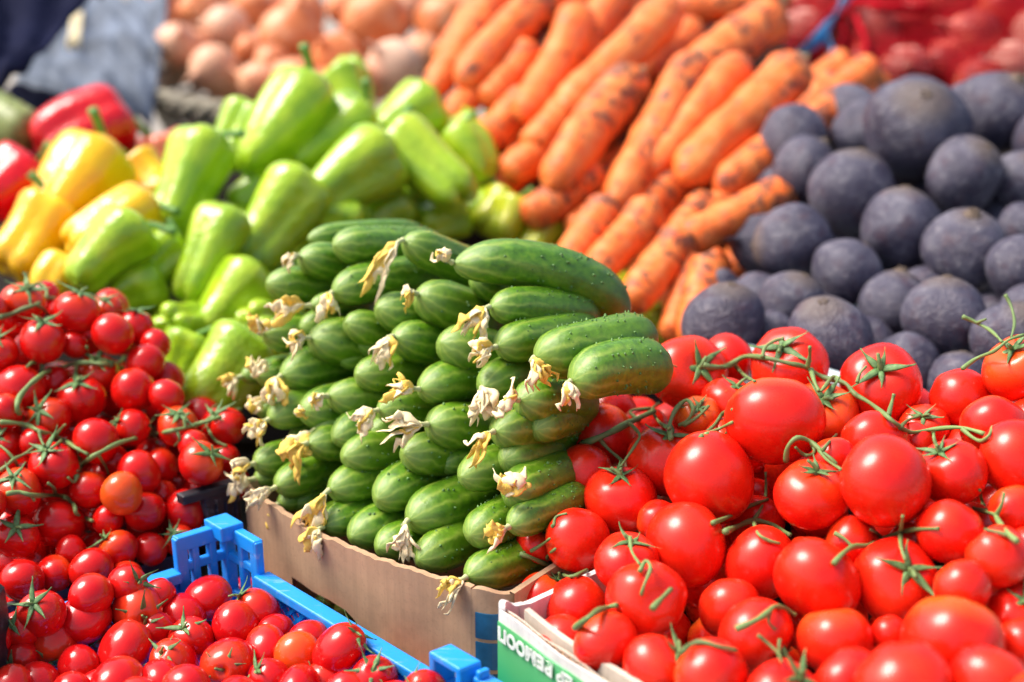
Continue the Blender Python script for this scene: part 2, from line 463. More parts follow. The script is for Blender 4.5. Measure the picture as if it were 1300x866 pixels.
def hit(items, px, py, default):
    """depth of the nearest round thing on a sight line (for stalks that lie on a heap)"""
    best = None; r = raydir(px, py)
    for a in items:
        c = P(a['x'], a['y'], a['d'])-CAM; R = a['r']*KPX*a['d']
        A = r.dot(r); B = r.dot(c); D = B*B-A*(c.dot(c)-R*R)
        if D > 0:
            t = (B-math.sqrt(D))/A
            if best is None or t < best: best = t
    return best if best else default

# ------------------------------------------------------------------ the ground and the stall
link('paved_ground', mesh('paved_ground', [(-60, -20, 0), (60, -20, 0), (60, 120, 0), (-60, 120, 0)], [(0, 1, 2, 3)], m_ground, False), kind='structure')
def slab(name, pts, thick, mat):
    """a sloping dark sheet added under a heap: four corners of its upper face, seen clockwise"""
    p = [Vector(q) for q in pts]; n = (p[1]-p[0]).cross(p[2]-p[0]).normalized()
    if n.z > 0: n = -n
    v = p+[q+n*thick for q in p]
    return link(name, mesh(name, v, [(0, 1, 2, 3), (7, 6, 5, 4), (0, 4, 5, 1), (1, 5, 6, 2), (2, 6, 7, 3), (3, 7, 4, 0)], mat, False), kind='structure')
mb = MB(); mb.box((0, 1.35, .60), 3.2, 2.3, .04)
for sx in (-1.5, 1.5):
    for sy in (.3, 2.4): mb.box((sx, sy, .29), .06, .06, .58)
link('stall_counter', mb.build('stall_counter', m_wood, False), kind='structure')

# ------------------------------------------------------------------ tomatoes: meshes
def tomato_mesh(name, seed, mat, lobes=5, lob=.03, squash=.86, dimple=.16, n=30, long=1.0):
    g = random.Random(seed); ph = g.random()*6; ph2 = g.random()*6; ab = g.uniform(-.03, .03)
    prof = [(0, squash-dimple)]
    for i in range(1, 18):
        t = PI*i/18; r = math.sin(t)**.92; z = math.cos(t)*squash*long
        z -= dimple*math.exp(-(t/.38)**2)
        prof.append((r, z))
    prof.append((0, -squash*long-.0))
    def fr(a, i):
        t = i/18
        return 1+lob*math.cos(lobes*a+ph)*max(0, 1-t*1.5)+.045*math.cos(2*a+ph2)*min(1, 2.2*t*(1-t)*2)+ab*1.6*math.cos(a)*math.sin(t*PI)+.02*math.cos(3*a+ph)*math.sin(t*PI)
    v, f = lathe(prof, n, fr)
    return mesh(name, v, f, mat)
TOM = [tomato_mesh('tomato', 10+i, m_tom, (5, 6, 4, 7, 5, 6)[i], (.05, .03, .07, .045, .02, .06)[i], .83+.025*i, (.15, .19, .13, .17, .14, .16)[i], 34) for i in range(6)]
CHE = [tomato_mesh('cherry_tomato', 20+i, m_cher, 5, .015, .93+.02*i, .09, 26) for i in range(3)]
PLU = [tomato_mesh('plum_tomato', 30+i, m_plum, 5, .012, 1.0, .07, 26, 1.0+.08*i) for i in range(4)]
def sepal_mesh(seed, L, wd, lift):
    g = random.Random(seed)
    pts = []; rad = []
    curl = g.uniform(.2, 1.0)*lift; side = g.uniform(-.25, .25)
    for i in range(8):
        t = i/7; pts.append((.04+L*t, side*t*t*L, .02+.06*math.sin(t*PI)-(.16*t*t) + curl*t**3*.6))
        rad.append(wd*(.55+.9*math.sin(min(1, t*1.15+.12)*PI)**.8)*(1-.72*t) + .006)
    v, f = tube(pts, rad, 6, .28, g.uniform(-.7, .7), Vector((0, 1, 0)))
    return mesh('sepal', v, f, m_greenD)
SEP_BIG = [sepal_mesh(40+i, .58+.05*i, .075, 1.0) for i in range(6)]
SEP_SM = [sepal_mesh(60+i, .82+.06*i, .10, .9) for i in range(6)]
def calyx_mesh(seed, L):
    g = random.Random(seed); mb = MB()
    mb.tube([(0, 0, -.02), (0, 0, .05)], [.13, .09], 8)
    p = [(0, 0, .02)]; a = g.random()*6
    for i in range(1, 5): p.append((math.cos(a)*.06*i*i*.3, math.sin(a)*.06*i*i*.3, .02+L*i/4))
    mb.tube(smoothpath(p, 2), [.075-.004*i for i in range(9)], 7)
    return mb.build('calyx', m_green)
CAL = [calyx_mesh(80+i, .18+.1*i) for i in range(3)]
def add_calyx(t, z, seps, rng, n=5, size=1.0):
    z = t.data.vertices[0].co.z+.015
    c = link('calyx', rng.choice(CAL), t, (0, 0, z), Quaternion((0, 0, 1), rng.random()*6), size)
    a0 = rng.random()*6
    for k in range(n):
        a = a0+2*PI*k/n+rng.uniform(-.25, .25)
        link('sepal', rng.choice(seps), c, (0, 0, .02), Quaternion((0, 0, 1), a) @ Quaternion((0, 1, 0), rng.uniform(-.25, .35)), rng.uniform(.8, 1.15))

def make_fruit(a, name, meshes, seps, zc, rng, label, cat, group, squash=.93):
    R = a['r']*KPX*a['d']; p = P(a['x'], a['y'], a['d'])
    if 'c' in a and a['c']:
        nx, ny = a['c'][0]/a['r'], -a['c'][1]/a['r']; q = nx*nx+ny*ny
        nz = math.sqrt(max(.0, 1-q)); ax = camvec(nx, ny, nz if len(a['c']) < 3 else a['c'][2])
    else:
        ax = camvec(rng.uniform(-.8, .8), rng.uniform(-.2, 1), rng.uniform(-1.1, -.2))
    t = link(name, rng.choice(meshes), None, p, axis_rot(ax, rng.random()*6), (R*1.02, R*1.02, R*1.02*a.get('el', 1)), label=label, category=cat, group=group)
    if a.get('c') and not a.get('nos'): add_calyx(t, zc, seps, rng, rng.choice((5, 5, 6)), a.get('cs', 1.0))
    return t
def vine(name, paths, items, slope, label, group, mat=m_green, lift=.0022):
    """a truss stalk lying on the heap: the first path is the stalk, the rest side stems; path = (radius px, [(x, y[, extra lift])...])"""
    root = None
    for k, (rp, pts) in enumerate(paths):
        ds = []
        for q in pts:
            ds.append(hit(items, q[0], q[1], slope.d(q[0], q[1])+.01) - (q[2] if len(q) > 2 else 0))
        for _ in range(1):
            ds = [min(ds[i], .5*ds[i]+.25*(ds[max(i-1, 0)]+ds[min(i+1, len(ds)-1)])) for i in range(len(ds))]
        w3 = [P(q[0], q[1], e-lift-rp*KPX*e) for q, e in zip(pts, ds)]
        sp = smoothpath(w3, 4); R = .84*rp*KPX*sum(ds)/len(ds); N = len(sp)
        g = random.Random(k*7+int(pts[0][0]))
        rad = [R*(1.05-.35*i/N+.16*math.sin(i*.9+g.random()*.8)) for i in range(N)]
        if k: rad[0] = R*1.3
        rad[-1] = R*.8
        v, f = tube(sp, rad, 8)
        m = mesh('stalk' if k == 0 else 'side_stem', v, f, mat)
        if k == 0: root = link(name, m, label=label, category='vine stalk', group=group)
        else: link('side_stem', m, root)
        # dry cut end
    return root

# ------------------------------------------------------------------ right heap of tomatoes
SR = Slope((690, 755, .955), (1200, 820, .83), (1000, 450, 1.10))
T = []
def tt(x, y, r, c=None, **k): T.append(dict(x=x, y=y, r=r*1.05, c=c, **k))
tt(874,475,47,(14,-12),f=-5,el=.98,dd=-.06); tt(923,458,32,f=-40); tt(1001,466,48,(-18,-32),f=-30); tt(983,535,57,f=60)
tt(1045,528,43,(-6,-30),f=5); tt(1119,489,50,(-13,-26),f=0); tt(1297,468,44,(-24,-34)); tt(1219,505,36,f=-10)
tt(1173,542,29,f=-8,c=(-8,-18)); tt(1262,545,42); tt(1291,582,46); tt(1208,600,42,(-24,-34)); tt(1124,612,57,f=40)
tt(1110,565,42,f=-12); tt(1160,563,26,f=-20); tt(901,607,55,f=20); tt(845,585,45,(4,-42)); tt(871,690,50,f=15)
tt(836,664,28,f=-8); tt(743,604,37,f=10,dd=-.02); tt(788,634,43,(-2,-40)); tt(733,687,40,f=5); tt(680,692,24,(18,-24),f=-10)
tt(797,714,40,(6,-38)); tt(819,760,47,(12,-8),f=10,nos=1); tt(690,760,33,(22,-28)); tt(733,772,41,f=6); tt(770,815,40,f=5)
tt(836,850,43,(30,-30)); tt(925,772,38); tt(960,806,47,(32,28)); tt(903,860,47,f=5); tt(995,885,48,(24,-36)); tt(1036,736,53,f=18)
tt(966,715,44); tt(1030,628,46,(4,-42)); tt(1138,738,52,(8,-26),f=5); tt(1205,675,38,f=4,el=1.12); tt(1267,706,36,el=1.15)
tt(1290,648,32); tt(1059,812,47,f=2); tt(1207,812,60,f=12); tt(1222,745,34); tt(1150,872,56,f=20); tt(1290,785,38,(6,-30))
tt(1296,820,37,f=6); tt(1256,868,46,f=10); tt(765,553,42,f=10,dd=-.06); tt(815,548,32,f=-10,dd=-.05); tt(927,512,34,(10,-30),f=-15); tt(925,558,28,f=-20,c=(4,-18))
tt(885,532,28,f=-25,c=(0,-18)); tt(1305,700,30); tt(1075,865,42); tt(1130,806,24,f=-40); tt(1082,690,34,f=-15); tt(1160,690,30,f=-25)
tt(1310,540,34); tt(1060,585,30,f=-25); tt(700,640,24,f=-20); tt(1330,900,50); tt(715,820,36,f=-20,dd=.02)
relax(T, SR)
rngT = random.Random(3)
TF = fillers(T, SR, [(655,690),(720,560),(760,530),(860,510),(1150,510),(1340,500),(1340,900),(720,900),(690,800)], 38, .05, rngT, 14)
rw = rows_of([(a['x'], a['y']) for a in T], 62)
med = sorted(a['r'] for a in T)[len(T)//2]
for i, a in enumerate(T):
    size = 'large' if a['r'] >= 48 else 'small' if a['r'] < 33 else 'medium'
    feat = 'with green calyx' if a.get('c') and not a.get('nos') else 'bare'
    lab = (f'{size} red tomato with green calyx, ' if feat != 'bare' else f'{size} bare red tomato, ')+place_words(rw[i])+' of right tomato box'
    a['o'] = make_fruit(a, 'tomato', TOM, SEP_BIG, .66, rngT, lab, 'tomato', 'tomatoes heaped in the right box')
rw = rows_of([(a['x'], a['y']) for a in TF], 62)
for i, a in enumerate(TF):
    a['o'] = make_fruit(a, 'tomato', TOM, SEP_BIG, .66, rngT, f'half hidden tomato in the gaps, {place_words(rw[i])} of those behind', 'tomato', 'tomatoes heaped in the right box')
TA = T+TF
VG = 'green truss stalks among the right tomatoes'
vine('tomato_vine', [(4.2, [(893,463),(905,467),(925,464),(945,453),(970,454),(1000,461),(1022,466),(1045,479),(1072,486),(1085,500),(1105,512),(1124,527),(1140,540),(1156,549),(1185,545),(1220,543),(1250,551)]),
  (3, [(932,462),(940,472),(950,480),(958,484)]), (3.4, [(1025,466,.01),(1028,452,.02),(1028,440,.03)]), (3.6, [(1030,470,.004),(1034,485,.006),(1040,497)]), (3, [(968,454,.004),(972,440,.004),(985,432),(995,430)]),
  (3.4, [(1128,527,.004),(1132,512,.012),(1135,500,.02)]), (3.4, [(1070,487),(1058,478),(1048,490),(1042,497)]), (2.6, [(1088,486,.006),(1092,474,.004),(1100,465)]), (3, [(1143,543),(1152,534),(1168,528)]),
  (3.2, [(1222,545),(1234,555),(1246,560),(1256,552),(1260,542,.006)]), (2.8, [(1185,546),(1186,556),(1190,566)])], TA, SR, 'long green truss stalk arching over the top of the right tomatoes', VG)
vine('tomato_vine', [(6.2, [(705,606),(699,590),(706,578),(722,571),(745,562),(775,549),(800,536),(830,522)]), (3, [(760,556),(772,570),(790,586),(788,596)]), (2.6, [(800,538,.004),(812,552,.01),(806,566,.01),(788,592)]), (2.6, [(812,534),(800,522),(826,518)])], TA, SR, 'thick green stalk bent at its end beside the lowest right cucumbers', VG)
vine('tomato_vine', [(4, [(998,586),(1000,568),(1012,556),(1028,560),(1040,570),(1052,580),(1062,590)]), (3, [(1030,561),(1034,574),(1022,578),(1010,568)]), (3, [(1044,573),(1052,562),(1062,552)]), (2.6, [(1040,572),(1050,584),(1068,596)])], TA, SR, 'curled pale green calyx stalk in front of the biggest upper tomato', VG)
vine('tomato_vine', [(4.5, [(921,675,.012),(935,669,.006),(955,661),(975,664),(990,672),(1003,679)]), (3, [(957,663),(962,677),(975,686),(990,690)]), (3.2, [(905,664),(925,656),(948,644),(975,634)]), (2.6, [(957,660),(966,646),(972,630),(972,600)])], TA, SR, 'forked green stalk with pale cut end in the heap centre', VG)
vine('tomato_vine', [(5, [(730,797,.014),(745,786,.012),(758,776,.006),(772,771),(784,768)])], TA, SR, 'short cut grey green stalk above the printed box edge', VG)
vine('tomato_vine', [(5, [(828,773,.016),(840,760,.010),(852,748)]), (3.2, [(812,726),(820,712),(826,722,.004),(818,742,.004),(814,756)]), (2.8, [(800,682),(802,700,.004),(812,716,.004)])], TA, SR, 'cut stalk pointing down on the tomato near box front', VG)
vine('tomato_vine', [(5, [(934,799,.012),(955,790,.008),(972,780,.004),(984,770),(998,774),(1010,781)]), (2.6, [(978,778),(976,790),(985,800)])], TA, SR, 'grey green stalk bent like an elbow at heap bottom', VG)
vine('tomato_vine', [(4, [(866,828,.008),(876,819),(890,815),(915,821),(935,826)]), (2.6, [(962,806),(985,826),(990,836)]), (2.6, [(990,812,.004),(989,826),(992,840)])], TA, SR, 'thin stalk lying between the two bottom middle tomatoes', VG)
vine('tomato_vine', [(4.2, [(1058,716),(1070,703),(1084,694),(1104,692),(1120,684),(1142,676),(1165,672),(1192,671)]), (3.4, [(1060,677),(1072,684),(1082,694)]), (3, [(1143,676),(1145,664,.004),(1146,655,.006)]), (3.4, [(1143,678),(1144,695),(1150,712)]), (2.8, [(1120,684),(1112,676),(1104,672)])], TA, SR, 'branching stalk under the big round tomato in right heap', VG)
vine('tomato_vine', [(4.2, [(1292,688,.006),(1280,677),(1268,662),(1262,653),(1246,648),(1236,645)]), (3.4, [(1264,655),(1272,640,.004),(1275,625,.008)]), (3, [(1252,650),(1246,634),(1244,622)]), (2.8, [(1280,680),(1265,675),(1250,672)])], TA, SR, 'branching stalk by the right picture edge', VG)
vine('tomato_vine', [(3.6, [(646,666,.006),(658,664,.004),(675,664),(690,666),(702,668)]), (3, [(690,666),(700,656),(712,650)]), (2.4, [(703,668),(706,656),(720,652)]), (2.6, [(674,700,.006),(690,690,.008),(698,684,.008)])], TA, SR, 'thin green stalk sticking left over the lowest cucumbers', VG)
vine('tomato_vine', [(3.6, [(660,703,.004),(674,708),(690,715),(701,719),(712,728),(726,732),(745,724)]), (2.8, [(694,716),(695,706),(705,697,.006)])], TA, SR, 'thin brown green stalk curving over the leftmost tomatoes', VG, m_green)
vine('tomato_vine', [(3.6, [(852,558),(850,540),(858,520),(872,508),(880,520),(872,535),(862,540)]), (3, [(868,540),(885,530),(900,515)]), (2.6, [(846,542),(836,535),(828,520),(836,512)]), (3.4, [(890,555),(905,542),(918,525),(930,520)]), (3.2, [(896,552),(912,545),(930,536)])], TA, SR, 'curled sepals and stalk between the upper left tomatoes', VG)
vine('tomato_vine', [(3.2, [(1222,468,.02),(1240,455,.014),(1262,446,.006),(1280,432,.004),(1300,425)]), (3, [(1222,402,.03),(1240,410,.02),(1258,420,.012),(1272,434)]), (2.6, [(1276,374,.03),(1284,390,.02),(1288,410,.012),(1284,428)]), (2.2, [(1240,410,.02),(1252,405,.03)])], TA, SR, 'leafy green calyx spreading above the top right tomato', VG)

# ------------------------------------------------------------------ cherry tomatoes, upper left heap
SL = Slope((150, 710, 1.07), (60, 400, 1.17), (285, 560, 1.14))
C1 = []
def ct(x, y, r, c=None, **k): C1.append(dict(x=x, y=y, r=r, c=c, **k))
ct(29,386,28,(11,-21)); ct(98,396,28,(7,-26)); ct(53,433,29,(5,-26)); ct(0,448,24,(0,-20)); ct(143,424,26,f=3); ct(172,416,24,(3,-23),f=-10)
ct(186,460,24,f=6); ct(197,438,20,f=-20); ct(95,438,17,f=-20); ct(138,394,20,f=-20,c=(0,-14)); ct(26,493,30,f=4); ct(103,507,30,(0,-24)); ct(169,495,29,f=5)
ct(211,503,22); ct(62,532,27,(-7,-13)); ct(122,560,29); ct(168,542,23,f=2,c=(-18,-8)); ct(68,592,31,(-5,-24)); ct(24,625,30,(-1,-22)); ct(5,567,22,(-2,-14))
ct(113,622,25); ct(154,626,27,f=30); ct(177,600,28,f=8); ct(204,592,24); ct(184,650,26,f=2); ct(75,665,31); ct(20,682,28,(8,-16)); ct(28,737,27,f=10)
ct(70,728,24,f=-10); ct(116,723,27,f=5); ct(150,698,24,(-16,-16)); ct(191,697,21); ct(288,541,25,(-14,-16)); ct(226,541,26,(4,-18)); ct(255,588,28,(18,-14),f=10)
ct(246,566,20,f=-14); ct(235,647,26); ct(228,687,20,f=-10,c=(-6,-12)); ct(284,582,20,f=-20); ct(205,628,20,f=-20); ct(137,660,20,f=-20); ct(8,522,22,f=-8); ct(125,474,26,f=-10,c=(2,-20)); ct(70,485,20,f=-20)
ct(0,590,20,f=-20); ct(90,700,20,f=-20); ct(160,732,20,f=-20); ct(-18,640,24); ct(-14,395,24); ct(45,560,20,f=-25); ct(145,585,20,f=-25)
relax(C1, SL)
rngC = random.Random(5)
C1F = fillers(C1, SL, [(-30,375),(60,372),(170,390),(205,440),(215,505),(290,530),(296,610),(255,700),(180,735),(-30,770)], 24, .034, rngC, 13)
rw = rows_of([(a['x'], a['y']) for a in C1], 34)
for i, a in enumerate(C1):
    adj = 'orange red' if i == 21 else 'plump red' if a['r'] > 27 else 'little red' if a['r'] < 22 else 'red'
    lab = f'{adj} cherry tomato'+(' with calyx, ' if a.get('c') else ', ')+place_words(rw[i])+' of upper left heap'
    a['o'] = make_fruit(a, 'cherry_tomato', CHE, SEP_SM, .80, rngC, lab, 'cherry tomato', 'cherry tomatoes heaped at the left')
rw = rows_of([(a['x'], a['y']) for a in C1F], 40)
for i, a in enumerate(C1F): make_fruit(a, 'cherry_tomato', CHE, SEP_SM, .80, rngC, f'half hidden cherry tomato in the gaps, {place_words(rw[i])} of those behind', 'cherry tomato', 'cherry tomatoes heaped at the left')
CA = C1+C1F
m_orange = tomato_mat('half ripe cherry tomato skin', (.72, .07, .010), (.78, .11, .012), (.80, .2, .02), .6, .18)
mo = CHE[0].copy(); mo.name = 'cherry_tomato'; mo.materials.clear(); mo.materials.append(m_orange); C1[21]['o'].data = mo
VC = 'green truss stalks on the left cherry tomatoes'
vine('tomato_vine', [(3.8, [(97,606),(103,592),(114,582),(130,573),(150,563),(170,557),(190,552),(212,548),(232,544),(252,538),(275,531),(305,520,-.01)]), (2.8, [(98,604),(94,612),(86,606)]), (2.6, [(192,551),(190,540),(196,530)]), (2.6, [(236,543),(234,532),(240,524)]), (2.8, [(196,552),(200,562)]), (2.4, [(262,536),(266,548),(274,560),(288,566)]), (2.4, [(272,531),(268,520),(276,514)]), (2.4, [(224,546),(228,558),(222,566)]), (2.2, [(125,578),(134,592),(138,602)])], CA, SL, 'long green truss stalk reaching right across the cherry tomatoes', VC)
vine('tomato_vine', [(3.6, [(0,536),(18,537),(35,540),(50,547),(65,552),(82,559),(95,568),(112,577)]), (2.6, [(50,547),(52,558),(56,566)]), (2.6, [(80,558),(72,564),(64,570)]), (2.4, [(70,553),(78,544),(83,539,.006)]), (2.4, [(100,570),(101,585),(98,598)])], CA, SL, 'thin green stalk running left from the cherry heap centre', VC)
vine('tomato_vine', [(4.2, [(29,532),(22,520),(24,506),(35,491),(48,480),(60,472),(80,466),(100,461),(118,461),(135,463),(155,467)]), (2.8, [(54,474),(52,462),(42,460),(34,466)]), (2.8, [(96,462),(97,472),(100,482)]), (2.6, [(118,461),(112,450),(110,440)]), (2.8, [(140,464),(152,460),(158,452)])], CA, SL, 'pale green stalk curving like a hook in the upper cherry heap', VC)
vine('tomato_vine', [(3.6, [(0,403),(14,399),(30,392),(45,387),(58,378),(58,366),(48,360)]), (2.8, [(46,387),(55,392),(62,400)]), (2.6, [(60,378),(72,379)]), (2.6, [(36,362),(33,352,.004),(30,346,.01)])], CA, SL, 'green stalk along the two topmost left cherry tomatoes', VC)
vine('tomato_vine', [(3.6, [(8,627,.004),(25,625),(42,629),(70,629),(84,632),(94,641),(97,652),(108,658),(117,661)]), (3, [(70,628),(68,619),(60,613)]), (2.6, [(40,628),(44,636)])], CA, SL, 'brownish wavy stalk above the round tomato low in left heap', VC)
vine('tomato_vine', [(3, [(0,598),(10,590),(18,583),(32,576),(46,566)]), (2.4, [(18,583),(8,572),(0,566)]), (2.4, [(18,584),(24,594),(26,604)])], CA, SL, 'short green stalk at the left picture edge', VC)

# ------------------------------------------------------------------ plum tomatoes in the blue crate
SF = Slope((100, 770, 1.03), (450, 835, .965), (200, 866, .94))
C2 = []
def pt(x, y, r, c=None, **k): C2.append(dict(x=x, y=y, r=r, c=c, **k))
pt(162,742,24,(18,-6)); pt(116,757,27,f=-20); pt(52,781,30,(-2,-18),f=-5); pt(108,786,30,f=2); pt(172,773,33,(17,5),f=8); pt(70,815,31,(4,22)); pt(26,800,25,(-2,-10))
pt(126,806,21,f=-20,c=(8,-6)); pt(158,824,32,f=8); pt(26,836,23,(-4,6)); pt(48,868,28); pt(100,846,25,(16,14),f=6); pt(150,868,31,f=12); pt(231,784,29,f=4); pt(264,758,28); pt(327,775,28,f=-3,c=(-20,-18))
pt(300,794,31,f=8); pt(243,812,28,(-5,-18),f=10); pt(290,843,33,(0,0),f=14); pt(337,822,25,f=-2); pt(378,831,28,f=8); pt(392,812,24,f=-10); pt(431,826,31,f=4,c=(20,-22)); pt(343,862,26,(-14,-14),f=5)
pt(416,864,26,(-18,-6),f=8); pt(474,864,30,(2,-18),f=5); pt(540,876,24,(-18,-10)); pt(222,842,29,(-10,-16),f=5); pt(236,876,30,f=15); pt(200,757,21,f=-25); pt(196,802,25,(-6,-14),f=-10); pt(204,862,24,f=-6)
pt(350,800,20,f=-20); pt(64,798,16,f=-20); pt(380,876,28); pt(500,890,26); pt(90,880,26); pt(15,872,24); pt(300,888,28); pt(-10,810,26); pt(440,880,26); pt(180,892,28); pt(125,880,24,f=-10)
relax(C2, SF)
ZB = .805
cc = onz(290, 703, ZB); cr = onz(612, 897, ZB); cl_ = onz(79, 769, ZB)
for q in (cc, cr, cl_): q.z = 0
for a in C2:      # keep them inside the crate walls
    for p0, p1 in ((cc, cr), (cc, cl_)):
        e = (p1-p0).normalized(); no_ = Vector((e.y, -e.x, 0)); no_ = no_ if no_.y < 0 else -no_
        for _ in range(60):
            q = P(a['x'], a['y'], a['d']); q = Vector((q.x, q.y, 0))-p0
            if q.dot(no_) > a['r']*KPX*a['d']+.004 or a['d'] < .9: break
            a['d'] -= .003
rngP = random.Random(9)
C2F = fillers(C2, SF, [(0,775),(60,752),(190,740),(300,745),(370,790),(560,880),(560,900),(0,900)], 25, .036, rngP, 13)
rw = rows_of([(a['x'], a['y']) for a in C2], 34)
for i, a in enumerate(C2):
    adj = 'orange red' if i == 20 else 'plump glossy' if a['r'] > 29 else 'little glossy' if a['r'] < 24 else 'glossy'
    lab = f'{adj} plum tomato'+(' with sepals, ' if a.get('c') else ', ')+place_words(rw[i])+' of blue crate'
    a['el'] = a.get('el', rngP.uniform(.98, 1.12))
    a['o'] = make_fruit(a, 'plum_tomato', PLU, SEP_SM, .86, rngP, lab, 'plum tomato', 'plum tomatoes in the blue crate')
rw = rows_of([(a['x'], a['y']) for a in C2F], 40)
for i, a in enumerate(C2F): make_fruit(a, 'plum_tomato', PLU, SEP_SM, .86, rngP, f'half hidden plum tomato in the gaps, {place_words(rw[i])} of those underneath', 'plum tomato', 'plum tomatoes in the blue crate')
mo = PLU[0].copy(); mo.name = 'plum_tomato'; mo.materials.clear(); mo.materials.append(m_orange); C2[20]['o'].data = mo

# ------------------------------------------------------------------ cucumbers
def cuc_mesh(seed, bend, ratio=6.6):
    """tip at the origin, body along +x, radius 1"""
    g = random.Random(seed); N = 34; n = 30; v = []; f = []; ph = g.random()*6
    tri = g.uniform(.01, .035)
    def ctr(x): t = x/ratio; return Vector((x, 0, bend*4*t*(1-t)))
    def rad(t):
        a = 1-(1-min(1, t/.25))**2.3
        b = 1-(max(0, (t-.72)/.28))**3.0*1.0
        return max(0, a)**.53*max(0, b)**.55*(1.0-.07*math.cos(t*PI*1.2))
    xs = [ratio*((1-math.cos(PI*i/(N-1)))/2) for i in range(N)]
    v.append(ctr(0)+Vector((-.06, 0, 0)))
    for i in range(1, N-1):
        r = rad(xs[i]/ratio)
        for k in range(n):
            a = 2*PI*k/n; q = r*(1+.022*math.cos(10*a+ph)*min(1, r)+tri*math.cos(3*a+ph))
            v.append(ctr(xs[i])+Vector((0, math.cos(a)*q, math.sin(a)*q)))
    v.append(ctr(ratio))
    f += [(0, 1+(k+1) % n, 1+k) for k in range(n)]
    for i in range(N-3):
        for k in range(n): f.append((1+i*n+k, 1+i*n+(k+1) % n, 1+(i+1)*n+(k+1) % n, 1+(i+1)*n+k))
    b0 = 1+(N-3)*n
    f += [(b0+k, b0+(k+1) % n, len(v)-1) for k in range(n)]
    nb = len(f)
    for _ in range(95):   # warts
        x = ratio*g.triangular(.06, .97, .6); a = g.random()*2*PI; r = rad(x/ratio)*(1+.022*math.cos(10*a+ph))
        c = ctr(x)+Vector((0, math.cos(a)*r, math.sin(a)*r)); no = Vector((0, math.cos(a), math.sin(a)))
        t1 = Vector((1, 0, 0)); t2 = no.cross(t1); s = g.uniform(.035, .085); h = s*g.uniform(.6, .95)
        b = len(v)
        for k in range(6): v.append(c-no*.03+(t1*math.cos(k*PI/3)+t2*math.sin(k*PI/3))*s)
        for k in range(6): v.append(c+no*h*.8+(t1*math.cos(k*PI/3)+t2*math.sin(k*PI/3))*s*.5)
        v.append(c+no*h*1.25)
        for k in range(6):
            f.append((b+k, b+(k+1) % 6, b+6+(k+1) % 6, b+6+k)); f.append((b+6+k, b+6+(k+1) % 6, b+12))
    m = mesh('cucumber', v, f, m_cuc); m.materials.append(m_wart)
    mi = [0]*nb+[1]*(len(f)-nb); m.polygons.foreach_set('material_index', mi)
    return m
CUC = [cuc_mesh(100+i, b) for i, b in enumerate((.10, .30, -.12, .2, 0.05))]
CUCB = cuc_mesh(120, .85, 7.2)
SC = Slope((325, 600, 1.085), (600, 730, .965), (560, 340, 1.075))
KU = []
# tip x, y, body x, y, radius px, how much the axis lies across the sight line, flower (end dx, dy, width px, colour), extra
def cu(x, y, bx, by, r, s=.66, fl=None, dd=0.0, L=6.4, m=None): KU.append(dict(x=x, y=y, bx=bx, by=by, r=r, s=s, fl=fl, dd=dd, L=L, m=m))
cu(391,303,605,287,17,.86,None,.05,9.5); cu(424,311,510,310,26,.75); cu(381,326,450,350,25,.7,(-10,8,10,'w')); cu(340,360,415,366,25,.7); cu(396,388,440,385,15,.6,(-58,6,26,'m'))
cu(424,371,500,350,26,.72,(0,30,20,'m')); cu(514,306,590,338,25,.72,(-55,80,24,'m')); cu(577,334,804,398,31,.93,(-10,-16,18,'w'),-.01,7.2,'B'); cu(624,390,757,397,26,.8,(-26,34,34,'w')); cu(531,374,600,404,32,.7,(-10,4,18,'y'))
cu(479,391,540,400,28,.7); cu(439,409,490,422,23,.66); cu(560,434,630,460,33,.66); cu(632,440,700,426,28,.7,(-28,6,28,'m')); cu(681,454,849,426,34,.86,(20,30,30,'y'),-.012,5.2)
cu(727,484,850,470,34,.82,(4,26,24,'y'),-.012,4.4); cu(501,428,565,452,28,.66,(-14,34,26,'w')); cu(453,476,515,474,25,.66); cu(534,494,610,492,29,.66,(-44,-14,26,'y')); cu(614,492,665,472,27,.5,(10,34,34,'w'))
cu(660,508,735,518,30,.62,(-16,-8,36,'m'),0,4.8); cu(418,503,475,512,27,.66,(-14,4,10,'w')); cu(482,521,540,523,25,.66,(-26,16,26,'m')); cu(545,539,620,552,32,.66,(-64,2,30,'w')); cu(629,548,720,556,29,.62,(-36,32,24,'m'),0,5.4)
cu(437,580,510,578,28,.62); cu(425,556,480,540,24,.62); cu(513,575,590,592,30,.66); cu(586,606,650,598,28,.66); cu(647,627,715,612,30,.55,(14,-44,36,'y'),0,5.2)
cu(479,634,545,612,31,.62); cu(420,622,490,610,27,.62,(-34,60,30,'m')); cu(520,660,605,640,34,.66,(0,50,28,'w')); cu(597,680,660,660,29,.6,None,0,5.6); cu(446,682,510,668,28,.6)
cu(480,696,530,688,26,.6); cu(531,711,600,695,29,.62); cu(594,732,670,716,28,.66,(-34,22,30,'w')); cu(412,668,462,658,23,.6,(-16,26,26,'w')); cu(400,660,440,652,15,.6,None,.02)
cu(352,618,410,598,24,.6,(-38,14,20,'w')); cu(355,640,400,628,17,.6,(4,26,16,'w'),.02); cu(325,588,380,580,24,.6,(-22,8,22,'m')); cu(325,608,362,606,17,.6,(-30,4,24,'w'),.015); cu(392,563,440,568,24,.62,(-26,26,34,'m'))
cu(343,532,400,512,25,.6,(-18,18,26,'m')); cu(383,523,440,520,31,.64,(10,-4,8,'y')); cu(359,477,420,468,28,.66,(-4,40,28,'w')); cu(395,430,465,452,33,.68,(-24,6,26,'m')); cu(335,424,390,424,25,.66,(6,-30,26,'m'))
